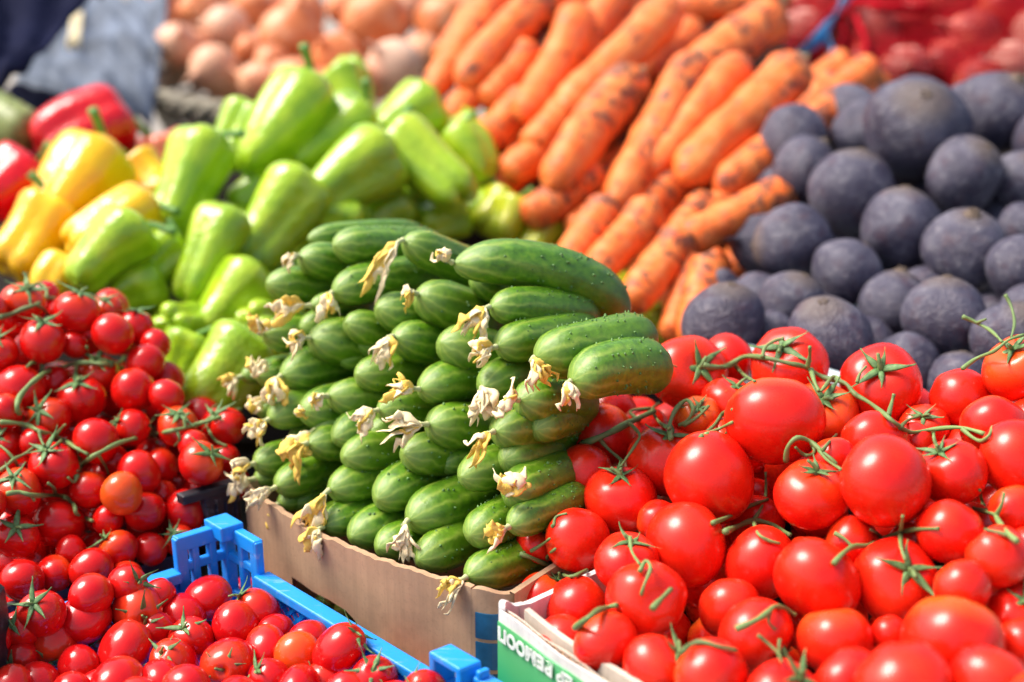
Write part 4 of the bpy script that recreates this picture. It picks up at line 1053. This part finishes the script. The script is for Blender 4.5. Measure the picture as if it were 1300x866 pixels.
ylab = ['big yellow pepper leaning in front of the red pepper', 'yellow pepper behind the leftmost green pepper', 'orange yellow pepper at the left picture edge', 'yellow pepper with green stem beside the tall left green pepper', 'yellow pepper bottom just above the left cherry tomatoes', 'yellow pepper half hidden behind two other yellow peppers', 'large shiny red pepper on top of the yellow peppers', 'red pepper cut off by the left picture edge', 'pale red pepper peeping out behind the tall green pepper', 'shaded red pepper under the yellow peppers', 'pale pepper half hidden behind the large red pepper']
for i, a in enumerate(PEP):
    d = a['slope'].d(a['x'], a['y'])+a['dd']; R = a['r']*KPX*d
    ux, uy = a['bx']-a['tx'], a['by']-a['ty']; l = math.hypot(ux, uy)
    fz = a['fz']; ax = (RT*(ux/l)-UP*(uy/l)).normalized()*math.sqrt(1-fz*fz)+FWD*fz
    kd = a['kind']
    if kd in 'gvl':
        ms = {'g': GP, 'l': GPL, 'v': YG}[kd]
        lab = f'{names[kd][0]}, {place_words(rwp[i])} of pepper heap'; cat = 'green pepper'; grp = 'green peppers heaped behind the cucumbers'
    else: ms = BP[kd]; lab = ylab[i-len(PG)]; cat = 'bell pepper'; grp = 'red and yellow peppers at the left'
    m = rngG.choice(ms)
    ratio = max(v.co.z for v in m.vertices)
    half = l/2*KPX*d/math.sqrt(1-fz*fz)+R*.12 if fz < .9 else R*1.1
    half = max(half, R*.95)
    o = link(m.name.split('.')[0], m, None, P(a['x'], a['y'], d), axis_rot(ax, rngG.random()*6), (R*1.04, R*1.04, half/ratio), label=lab, category=cat, group=grp)
    zs = max(v.co.z for v in m.vertices)
    link('stem', rngG.choice(PST), o, (0, 0, ratio*.86), None, (.9, .9, .9*R/(half/ratio)))

# ------------------------------------------------------------------ carrots
def carrot_mesh(seed, bend):
    g = random.Random(seed); N = 26; n = 22; ratio = 8; ph = g.random()*6; v = []; f = []
    def ctr(x): t = x/ratio; return Vector((x, bend*math.sin(PI*t)*.7, bend*.4*math.sin(2*PI*t)))
    ws = [g.uniform(-.03, .03) for _ in range(40)]
    v.append(ctr(0)-Vector((.05, 0, 0)))
    for i in range(1, N):
        x = ratio*(1-math.cos(PI*i/N))/2; t = x/ratio
        r = (1-(1-min(1, t/.14))**2.2)**.55*(1-max(0, (t-.90)/.10)**2.2*.75)*(.86+.16*t)*(1+.03*math.sin(t*23+ph)+ws[i])
        for k in range(n):
            a = 2*PI*k/n; q = r*(1+.025*math.sin(2*a+ph)+.018*math.sin(3*a+t*9))
            v.append(ctr(x)+Vector((0, math.cos(a)*q, math.sin(a)*q)))
    v.append(ctr(ratio)-Vector((.12, 0, 0)))
    f += [(0, 1+(k+1) % n, 1+k) for k in range(n)]
    for i in range(N-2):
        for k in range(n): f.append((1+i*n+k, 1+i*n+(k+1) % n, 1+(i+1)*n+(k+1) % n, 1+(i+1)*n+k))
    b = 1+(N-2)*n; f += [(b+k, b+(k+1) % n, len(v)-1) for k in range(n)]
    return mesh('carrot', v, f, m_car)
CAR = [carrot_mesh(300+i, b) for i, b in enumerate((0, .22, -.2, .1, -.3, .06))]
mb = MB()
for a in (0, 1.5, 3, 4.6): mb.tube([(7.8, 0, 0), (8.15, .16*math.cos(a), .16*math.sin(a)), (8.4, .28*math.cos(a), .28*math.sin(a))], [.18, .15, .09], 6)
CST = mb.build('stalk_stub', m_cstalk)
SK = Slope((850, 380, 1.40), (750, 20, 1.86), (1000, 60, 1.80))
KA = []
def ka(x1, y1, x2, y2, r, dd=0.0, s=.8): KA.append(dict(x1=x1, y1=y1, x2=x2, y2=y2, r=r, dd=dd, s=s, x=(x1+x2)/2, y=(y1+y2)/2))
ka(546,120,634,-12,24,.03); ka(584,108,716,-26,28); ka(570,158,614,100,21,.05); ka(618,132,672,66,25,.03); ka(664,150,735,18,29); ka(684,28,765,-12,17,.03); ka(714,100,792,-28,24,.02); ka(712,146,850,8,31,-.02)
ka(594,192,668,128,27,.06); ka(674,190,732,126,28,.02); ka(700,240,806,100,34,-.02); ka(640,224,700,186,24,.05); ka(778,266,880,80,31,-.01); ka(812,226,940,82,28,-.02); ka(866,230,1010,84,34,-.04); ka(910,242,1068,132,29,-.03)
ka(820,100,880,35,22,.06); ka(866,104,984,20,33,-.01); ka(850,14,985,2,22,.03); ka(808,256,830,222,18,.05,.4); ka(846,260,905,214,24,.03); ka(710,345,772,262,26,-.01); ka(748,362,824,262,28,-.02); ka(798,390,866,300,28,-.02)
ka(858,312,1000,244,28,-.04); ka(838,330,880,280,22,.02); ka(880,440,904,336,28,-.02); ka(852,430,876,345,24,.01); ka(664,276,728,240,28,.03); ka(722,296,764,268,24,.05); ka(730,262,762,232,22,.06); ka(786,296,840,252,26,.03)
ka(862,296,945,244,26,.02); ka(1010,128,1066,84,22,.03); ka(1030,130,1100,92,23,.02); ka(780,10,850,-30,24,.03); ka(600,60,670,-30,24,.06); ka(760,60,820,-10,24,.06); ka(930,300,960,260,24,.05); ka(940,360,975,300,24,.05)
ka(630,190,680,120,26,.09); ka(740,200,800,120,28,.08); ka(690,120,740,40,26,.08); ka(840,180,900,100,28,.08); ka(900,200,960,130,28,.08); ka(560,80,620,0,24,.09); ka(760,280,800,220,28,.08); ka(690,290,740,250,28,.09); ka(800,340,850,280,28,.08); ka(840,60,900,-10,26,.09); ka(980,180,1060,110,28,.06); ka(1060,160,1110,110,26,.06); ka(900,380,950,320,28,.08); ka(830,400,880,360,28,.07); ka(650,60,720,-20,26,.09); ka(920,60,990,-10,26,.09); ka(620,250,680,200,28,.1)
rngA = random.Random(31)
rwk = rows_of([(a['x'], a['y']) for a in KA], 44)
for i, a in enumerate(KA):
    d = SK.d(a['x1'], a['y1'])+a['dd']; R = a['r']*KPX*d
    p = P(a['x1'], a['y1'], d)
    d2 = SK.d(a['x2'], a['y2'])+a['dd']; ln = math.hypot(a['x2']-a['x1'], a['y2']-a['y1'])
    q = P(a['x2'], a['y2'], .7*d2+.3*d+ .0); ax = (q-p); L3 = max(ax.length*1.03, R*3.2); ax.normalize()
    L3 = max(L3, .11)
    p = p-ax*0
    lab = 'soil spotted carrot, '+place_words(rwk[i])+' of carrot heap'
    o = link('carrot', CAR[i % 6], None, p, ax.to_track_quat('X', 'Z') @ Quaternion((1, 0, 0), rngA.random()*6), (L3/8, R, R), label=lab, category='carrot', group='carrots heaped behind the peppers')
    if i % 2 == 0: link('stalk_stub', CST, o)

# ------------------------------------------------------------------ beetroots
def beet_mesh(seed):
    g = random.Random(seed); n = 32; ph = [g.random()*6 for _ in range(6)]; el = g.uniform(.90, 1.06)
    prof = [(0, el*1.0)]
    for i in range(1, 20):
        t = PI*i/20; r = math.sin(t); z = math.cos(t)*el
        if t > 2.6: r *= .9; z -= .12*((t-2.6)/.54)**2
        prof.append((r, z))
    prof.append((.05, -el-.20)); prof.append((.03, -el-.42)); prof.append((0, -el-.7))
    def fr(a, i): return 1+.05*math.sin(2*a+ph[0])*math.sin(i*.16)+.03*math.sin(3*a+ph[1]+i*.3)+.018*math.sin(5*a+ph[2]-i*.5)
    v, f = lathe(prof, n, fr)
    for k in v:
        k.x += .06*math.sin(k.z*2.2+ph[3]); k.y += .03*math.sin(k.z*2.4+ph[4])
        if k.z < -el-.1: k.x += .25*(k.z+el+.1)**2*math.cos(ph[5]); k.y += .25*(k.z+el+.1)**2*math.sin(ph[5])
    return mesh('beetroot', v, f, m_beet)
BEE = [beet_mesh(400+i) for i in range(5)]
mb = MB(); mb.tube([(0, 0, .88), (0, 0, .985), (0, 0, 1.02)], [.26, .19, .12], 12)
for a in (0.2, 1.4, 2.6, 3.9, 5.1): mb.tube([(.06*math.cos(a), .06*math.sin(a), .98), (.08*math.cos(a), .08*math.sin(a), 1.04), (.11*math.cos(a), .11*math.sin(a), 1.07)], [.05, .045, .03], 6)
m_bcrown = plain('beetroot crown', (.12, .085, .06), .8, .4, 8, .3)
BCR = mb.build('crown', m_bcrown)
SB = Slope((1000, 400, 1.27), (1160, 165, 1.49), (1290, 330, 1.32))
BT = []
def bt(x, y, r, c=None, **k): BT.append(dict(x=x, y=y, r=r, c=c, **k))
bt(1161,165,65,(-2,-34),f=10); bt(1265,143,54,(18,-38),f=-10); bt(1021,214,43,(28,-36)); bt(1082,246,54,(10,-52),f=5); bt(1098,165,40,f=-20,dd=.02); bt(1224,222,47,(20,-30),f=4); bt(1296,228,40,(8,-26)); bt(1143,291,51,(6,-50),f=3)
bt(1225,316,52,(2,-44),f=5); bt(1007,310,49,f=2); bt(1076,346,44); bt(1294,340,42); bt(1134,386,45,(8,-43)); bt(1200,404,51,(0,-50),f=4); bt(1005,386,41,(12,-34),f=-2); bt(1051,434,57,(-12,-48),f=6)
bt(920,412,52,(6,-48),f=4); bt(1150,470,46); bt(1284,432,50,(10,-38)); bt(1218,490,42); bt(1300,290,34,f=-20); bt(1310,400,40,f=-20); bt(980,430,36,f=-15,dd=.02); bt(1100,440,40,f=-15); bt(1330,180,45)
relax(BT, SB, .93)
rngB = random.Random(41)
BF = fillers(BT, SB, [(880,400),(960,330),(1000,180),(1130,110),(1330,100),(1330,520),(1000,480),(880,450)], 44, .06, rngB, 12)
rwbf = rows_of([(a['x'], a['y']) for a in BF], 58)
rwb = rows_of([(a['x'], a['y']) for a in BT], 58)
for i, a in enumerate(BT+BF):
    R = a['r']*KPX*a['d']
    c = a.get('c')
    if c: nx, ny = c[0]/a['r'], -c[1]/a['r']; ax = camvec(nx, ny, math.sqrt(max(0.02, 1-nx*nx-ny*ny)))
    else: ax = camvec(rngB.uniform(-.8, .8), rngB.uniform(-.4, 1), rngB.uniform(-.8, .1))
    lab = ('dusty purple beetroot with crown, ' if c else 'dusty purple beetroot, ')+place_words(rwb[i])+' of beetroot heap' if i < len(BT) else f'shaded beetroot in the gaps, {place_words(rwbf[i-len(BT)])} of those behind'
    if i == 0: lab = 'largest dusty beetroot on top of the heap below the red net sack'
    o = link('beetroot', rngB.choice(BEE), None, P(a['x'], a['y'], a['d']), axis_rot(ax, rngB.random()*6), R, label=lab, category='beetroot', group='beetroots heaped at the right')
    link('crown', BCR, o)
# pale crate that holds them
tz = .892
t0 = onz(905, 425, tz); t1 = onz(1260, 535, tz); t0.z = t1.z = 0
tu = (t1-t0).normalized(); tn = Vector((-tu.y, tu.x, 0)); tn = tn if tn.y > 0 else -tn
bc = link('vegetable_crate', None, None, (t0.x, t0.y, ZT), label='pale blue crate rim behind the tomatoes holding the beetroots', category='crate')
tb = t0+Z_*ZT
LT = (t1-t0).length+.1
for nm, bx in (('rim', [(tu*LT/2+Z_*(tz-ZT-.006)-tn*.004, LT, .02, .012)]), ('crate_wall', [(tu*LT/2+Z_*(tz-ZT)/2-Z_*.006, LT, .006, tz-ZT-.012)]), ('crate_wall', [(tu*.003+tn*.2+Z_*(tz-ZT)/2, .006, .39, tz-ZT-.002)]), ('crate_wall', [(tu*(LT-.003)+tn*.2+Z_*(tz-ZT)/2, .006, .39, tz-ZT-.002)]), ('crate_wall', [(tu*LT/2+tn*.4+Z_*(tz-ZT)/2, LT, .006, tz-ZT)])):
    mb = MB()
    for c, sx, sy, sz in bx: mb.box(c, sx, sy, sz, (tu, tn, Z_))
    o = link(nm, mb.build(nm, m_pale, False), bc); o.modifiers.new('bevel', 'BEVEL').width = .002

# ------------------------------------------------------------------ onions in a basket
def onion_mesh(name, seed, mat):
    g = random.Random(seed); n = 28; ph = g.random()*6; sq = g.uniform(.86, 1.0)
    prof = [(0, sq+.62), (.05, sq+.60), (.07, sq+.45), (.09, sq+.28), (.15, sq+.13)]
    for i in range(2, 19):
        t = PI*i/20; z = math.cos(t)*sq; r = math.sin(t)
        if t < .8: z += .14*(1-t/.8)**1.5
        prof.append((r, z))
    prof += [(.13, -sq*.99), (0, -sq*.97)]
    v, f = lathe(prof, n, lambda a, i: 1+.015*math.sin(3*a+ph)+.008*math.sin(11*a))
    for k in v:
        if k.z > sq: k.x += .35*(k.z-sq)**1.5*math.cos(ph); k.y += .35*(k.z-sq)**1.5*math.sin(ph)
    return mesh(name, v, f, mat)
ONI = [onion_mesh('onion', 500+i, m_on) for i in range(4)]
RON = [onion_mesh('red_onion', 510+i, m_ron) for i in range(3)]
mb = MB()
for k in range(9):
    a = k*.7; mb.tube([(.05*math.cos(a), .05*math.sin(a), -.86), (.10*math.cos(a), .10*math.sin(a), -1.0), (.2*math.cos(a), .2*math.sin(a), -1.1)], [.018, .014, .008], 4)
ROOT = mb.build('root_tuft', m_edge)
SO = Slope((270, 95, 2.12), (370, 40, 2.26), (510, 95, 2.10))
OT = []
def ot(x, y, r, c=None, **k): OT.append(dict(x=x, y=y, r=r, c=c, **k))
ot(225,58,29,(10,-10)); ot(271,88,32,(-18,12)); ot(288,35,29); ot(371,46,42,(10,-34),f=4); ot(316,63,19,f=-5); ot(428,74,34,(-14,-14)); ot(330,105,27); ot(375,105,33,f=3); ot(477,28,43); ot(500,86,38,(-16,-16),f=5); ot(560,28,34)
ot(202,28,29); ot(252,16,27,f=-10); ot(320,10,28,f=-8); ot(437,10,24,f=-10); ot(535,70,28,f=-10); ot(250,60,22,f=-15); ot(455,110,28); ot(410,110,26); ot(345,80,24,f=-20); ot(530,0,28,f=-10); ot(215,-5,28); ot(285,-10,28)
relax(OT, SO, .92)
rngO = random.Random(51)
OF = fillers(OT, SO, [(190,20),(300,-10),(380,-5),(390,20),(440,20),(470,-10),(590,-10),(560,110),(480,130),(330,130),(240,100)], 30, .06, rngO, 12)
rwof = rows_of([(a['x'], a['y']) for a in OF], 36)
rwo = rows_of([(a['x'], a['y']) for a in OT], 36)
for i, a in enumerate(OT+OF):
    R = a['r']*KPX*a['d']; c = a.get('c')
    if c: nx, ny = c[0]/a['r'], -c[1]/a['r']; ax = camvec(nx, ny, math.sqrt(max(0.02, 1-nx*nx-ny*ny)))
    else: ax = camvec(rngO.uniform(-1, 1), rngO.uniform(-.6, 1), rngO.uniform(-.8, .5))
    lab = 'blurred golden onion, '+place_words(rwo[i])+' of onion basket' if i < len(OT) else f'shaded onion deep in the basket, {place_words(rwof[i-len(OT)])} of those behind'
    if i == 4: lab = 'small whitish onion beside the biggest round onion'
    o = link('onion', rngO.choice(ONI), None, P(a['x'], a['y'], a['d']), axis_rot(ax, rngO.random()*6), R, label=lab, category='onion', group='onions heaped in the basket')
    link('root_tuft', ROOT, o)
# basket: ellipse in the horizontal plane through its near rim
BZ = .905
fr0 = onz(372, 146, BZ); c0 = fr0+Vector((0, .225, 0))
bk = link('wicker_basket', None, None, (c0.x, c0.y, ZT), label='grey wicker basket with thick woven rim full of onions', category='basket')
bo = Vector((c0.x, c0.y, 0))
a_ax, b_ax = .245, .225
def ring(z, k, n=64, wob=0, ph=0, wz=0): return [Vector((math.cos(2*PI*i/n)*a_ax*(k+wob*math.sin(i*PI+ph)), math.sin(2*PI*i/n)*b_ax*(k+wob*math.sin(i*PI+ph)), z+wz*math.sin(2*PI*i*16/n+ph))) for i in range(n+1)]
hz = BZ-ZT
for ph in (0, PI*.66, PI*1.33):
    mb = MB(); pts = []
    for i in range(161):
        a = 2*PI*i/160; tw = a*17+ph
        pts.append(Vector((math.cos(a)*a_ax, math.sin(a)*b_ax, hz))+Vector((math.cos(a), math.sin(a), 0))*(.009*math.cos(tw))+Z_*(.009*math.sin(tw)))
    mb.tube(pts, .0075, 6); link('rim_strand', mb.build('rim_strand', m_wick), bk)
for j in range(10):
    mb = MB(); k = .99-.028*j; mb.tube(ring(hz-.02-.016*j, k, 64, .012, j*PI), .006, 6); link('weave_strand', mb.build('weave_strand', m_wick), bk)
mb = MB()
for i in range(32):
    a = 2*PI*(i+.5)/32; mb.tube([Vector((math.cos(a)*a_ax*k, math.sin(a)*b_ax*k, z)) for k, z in ((1, hz-.005), (.85, hz-.09), (.70, hz-.175))], .004, 5)
link('stakes', mb.build('stakes', m_wick), bk)['kind'] = 'stuff'
mb = MB(); mb.tube([(0, 0, hz-.18), (0, 0, hz-.172)], 1, 32)
mb.v = [Vector((q.x*a_ax*.70, q.y*b_ax*.70, q.z)) for q in mb.v]
link('basket_base', mb.build('basket_base', m_wick, False), bk)

# ------------------------------------------------------------------ red net sack with red onions
SN = Slope((1060, 60, 1.98), (1250, 90, 1.90), (1150, -40, 2.12))
NT = []
def nn(x, y, r, **k): NT.append(dict(x=x, y=y, r=r, **k))
nn(1108,40,36); nn(1096,88,33); nn(1150,92,34); nn(1050,60,32,dd=.04); nn(1160,30,35,f=-5); nn(1236,48,36); nn(1210,-2,38); nn(1288,88,36); nn(1275,15,38); nn(1200,85,34,f=-6); nn(1245,105,33); nn(1140,-15,35); nn(1065,5,34); nn(1020,40,30,dd=.05); nn(1320,45,36); nn(1060,110,30,dd=.03)
relax(NT, SN, .92)
rngN = random.Random(61)
NF_ = fillers(NT, SN, [(990,-20),(1330,-30),(1330,120),(1020,120)], 34, .06, rngN, 14)
rwnf = rows_of([(a['x'], a['y']) for a in NF_], 45)
rwn = rows_of([(a['x'], a['y']) for a in NT], 45)
for i, a in enumerate(NT+NF_):
    R = a['r']*KPX*a['d']; ax = camvec(rngN.uniform(-1, 1), rngN.uniform(-1, 1), rngN.uniform(-1, 1))
    lab = 'red onion inside the net, '+place_words(rwn[i])+' of the sack' if i < len(NT) else f'dark onion deep in net, {place_words(rwnf[i-len(NT)])} of those behind'
    o = link('red_onion', rngN.choice(RON), None, P(a['x'], a['y'], a['d']), axis_rot(ax, rngN.random()*6), R, label=lab, category='red onion', group='red onions in the net sack')
    link('root_tuft', ROOT, o)
net = link('net_sack', None, None, (P(1170, 90, 2.0).x, P(1170, 90, 2.0).y, .9), label='red net sack of onions tied with a light blue ribbon', category='sack')
no = Vector(net.location)
def front_d(x, y): return hit(NT, x, y, SN.d(x, y)+.03)
gx = list(range(985, 1345, 7)); gy = list(range(-40, 135, 7))
D = np.array([[front_d(x, y) for x in gx] for y in gy])
for _ in range(6):
    E = D.copy(); E[1:-1, 1:-1] = .25*(D[:-2, 1:-1]+D[2:, 1:-1]+D[1:-1, :-2]+D[1:-1, 2:]); D = np.minimum(D, E)
mb = MB()
for j, y in enumerate(gy): mb.tube([P(x+3*math.sin(y*.4+x*.02), y+1.5*math.sin(x*.1), float(D[j][i])-.004)-no for i, x in enumerate(gx)], .0011, 4)
for i, x in enumerate(gx): mb.tube([P(x+3*math.sin(y*.4+x*.02), y+1.5*math.sin(x*.1), float(D[j][i])-.005)-no for j, y in enumerate(gy)], .0011, 4)
o = link('netting', mb.build('netting', m_net), net); o['kind'] = 'stuff'
# gathered folds of net beside the ribbon
for k, (pts, r) in enumerate(((((1078,8),(1090,30),(1100,58),(1098,84)), 9), (((1062,10),(1035,40),(1008,84),(1000,110)), 10), (((1085,2),(1130,10),(1180,12)), 8), (((1072,16),(1070,50),(1060,90)), 7))):
    mb = MB(); w3 = [P(x, y, front_d(x, y)-.03)-no for x, y in pts]; sp = smoothpath(w3, 5)
    mb.tube(sp, [r*KPX*2*(.5+.5*i/len(sp)+.2*math.sin(i*2.1+k)) for i in range(len(sp))], 8, .6, 1.0)
    link('net_fold', mb.build('net_fold', m_net), net)
for k, pts in enumerate((((1078,-14),(1070,4),(1060,22),(1048,40),(1030,58),(1006,76)), ((1068,6),(1058,24),(1050,44),(1055,66),(1058,98)), ((1086,-6),(1076,-2),(1068,8)))):
    mb = MB(); w3 = [P(x, y, front_d(x, y)-.06)-no for x, y in pts]; sp = smoothpath(w3, 4)
    mb.tube(sp, [(.016 if k == 0 else .012)*(.8+.25*math.sin(i*.6)) for i in range(len(sp))], 8, .18, 1.2, FWD)
    link('ribbon_end', mb.build('ribbon_end', m_rib), net)

# ------------------------------------------------------------------ dark sheets added under the heaps so the gaps read as shade
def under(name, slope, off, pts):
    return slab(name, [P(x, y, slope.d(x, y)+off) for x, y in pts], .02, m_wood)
under('gap_shade_board', SL, .12, [(-60, 740), (-60, 440), (170, 440), (270, 740)])
under('gap_shade_board', SR, .115, [(700, 900), (860, 540), (1400, 540), (1400, 900)])
under('gap_shade_board', SP, .20, [(90, 560), (90, 215), (640, 215), (640, 560)])
under('gap_shade_board', SY, .19, [(-60, 420), (-60, 210), (230, 210), (230, 420)])
under('gap_shade_board', SK, .21, [(600, 470), (620, -20), (1130, -20), (1130, 470)])
under('gap_shade_board', SB, .20, [(900, 520), (900, 120), (1380, 120), (1380, 520)])

# ------------------------------------------------------------------ dim things in the top left corner
def cloth(name, quad, nx, ny, amp, seed, mat, th, **kw):
    """crumpled sheet with thickness between four sighted corners (x, y, depth)"""
    g = random.Random(seed); q = [P(*c) for c in quad]; w_ = [(g.uniform(1, 9), g.uniform(1, 9), g.random()*6, g.random()) for _ in range(9)]
    nrm = (q[1]-q[0]).cross(q[3]-q[0]).normalized(); v = []; f = []
    hm = sum(k[3]*.62 for k in w_)/4
    for s in (0, 1):
        for j in range(ny+1):
            for i in range(nx+1):
                a, b = i/nx, j/ny
                p = q[0]*(1-a)*(1-b)+q[1]*a*(1-b)+q[2]*a*b+q[3]*(1-a)*b
                h = sum(k[3]*abs(math.sin(k[0]*a*2+k[1]*b*2+k[2])) for k in w_)/4
                v.append(p+nrm*(amp*(h-hm)+th*s))
    n1 = (nx+1)*(ny+1)
    for j in range(ny):
        for i in range(nx):
            a = j*(nx+1)+i; f.append((a, a+1, a+nx+2, a+nx+1)); f.append((n1+a, n1+a+nx+1, n1+a+nx+2, n1+a+1))
    for i in range(nx): f.append((i, n1+i, n1+i+1, i+1)); a = ny*(nx+1)+i; f.append((a, a+1, n1+a+1, n1+a))
    for j in range(ny): a = j*(nx+1); f.append((a, a+nx+1, n1+a+nx+1, n1+a)); a += nx; f.append((a, n1+a, n1+a+nx+1, a+nx+1))
    return link(name, mesh(name, v, f, mat), **kw)
cloth('grey_sack', [(12, 118, 1.98), (190, 170, 1.93), (215, 2, 2.3), (85, -8, 2.35)], 26, 24, .07, 3, m_greycloth, .006, label='crumpled grey sack lying behind the red peppers', category='sack')
cloth('tarpaulin', [(-120, 190, 1.62), (8, 112, 1.74), (150, -30, 1.98), (-120, -60, 1.9)], 20, 18, .05, 5, m_navy, .004, label='dark navy tarpaulin hanging in the top left corner', category='tarpaulin')
cloth('gap_patch', [(84, 62, 1.96), (101, 64, 1.96), (106, 18, 2.03), (92, 16, 2.03)], 6, 6, .02, 8, m_gap_patch, .002, label='small cream gap patch standing in for bright paving past the grey sack', category='backdrop patch')  # added patch in place of bright ground showing through a gap
# a courgette and dark blue crate
d0 = 1.70; p0 = P(-30, 128, d0); p1 = P(45, 178, d0-.03); axz = (p1-p0); lz = axz.length; axz.normalize()
link('courgette', CUC[4].copy(), None, p0, axz.to_track_quat('X', 'Z'), (lz/6.6, .027, .027), label='pale green courgette behind the red pepper at left edge', category='courgette')
zz_ = bpy.data.objects['courgette'].data; zz_.materials.clear(); zz_.materials.append(m_zuk); zz_.materials.append(m_zuk)
kb = P(165, 205, 1.74); kb = Vector((kb.x, kb.y, ZT)); dk = link('vegetable_crate', None, None, kb, label='dark blue crate standing between the peppers and the onion basket', category='crate')
for nm, bxs in (('crate_wall', [(Z_*.13, .20, .008, .26), (Vector((0, .2, .13)), .20, .008, .26)]), ('crate_wall', [(Vector((-.10, .1, .13)), .008, .19, .262), (Vector((.10, .1, .13)), .008, .19, .262)]), ('rim', [(Vector((0, -.003, .262)), .22, .022, .014)])):
    mb = MB()
    for c, sx, sy, sz in bxs: mb.box(c, sx, sy, sz, (U_, -W_, Z_)) if False else mb.box(c, sx, sy, sz)
    o = link(nm, mb.build(nm, m_dblue, False), dk); o.modifiers.new('bevel', 'BEVEL').width = .002
dk.rotation_euler = (0, 0, math.radians(-30))
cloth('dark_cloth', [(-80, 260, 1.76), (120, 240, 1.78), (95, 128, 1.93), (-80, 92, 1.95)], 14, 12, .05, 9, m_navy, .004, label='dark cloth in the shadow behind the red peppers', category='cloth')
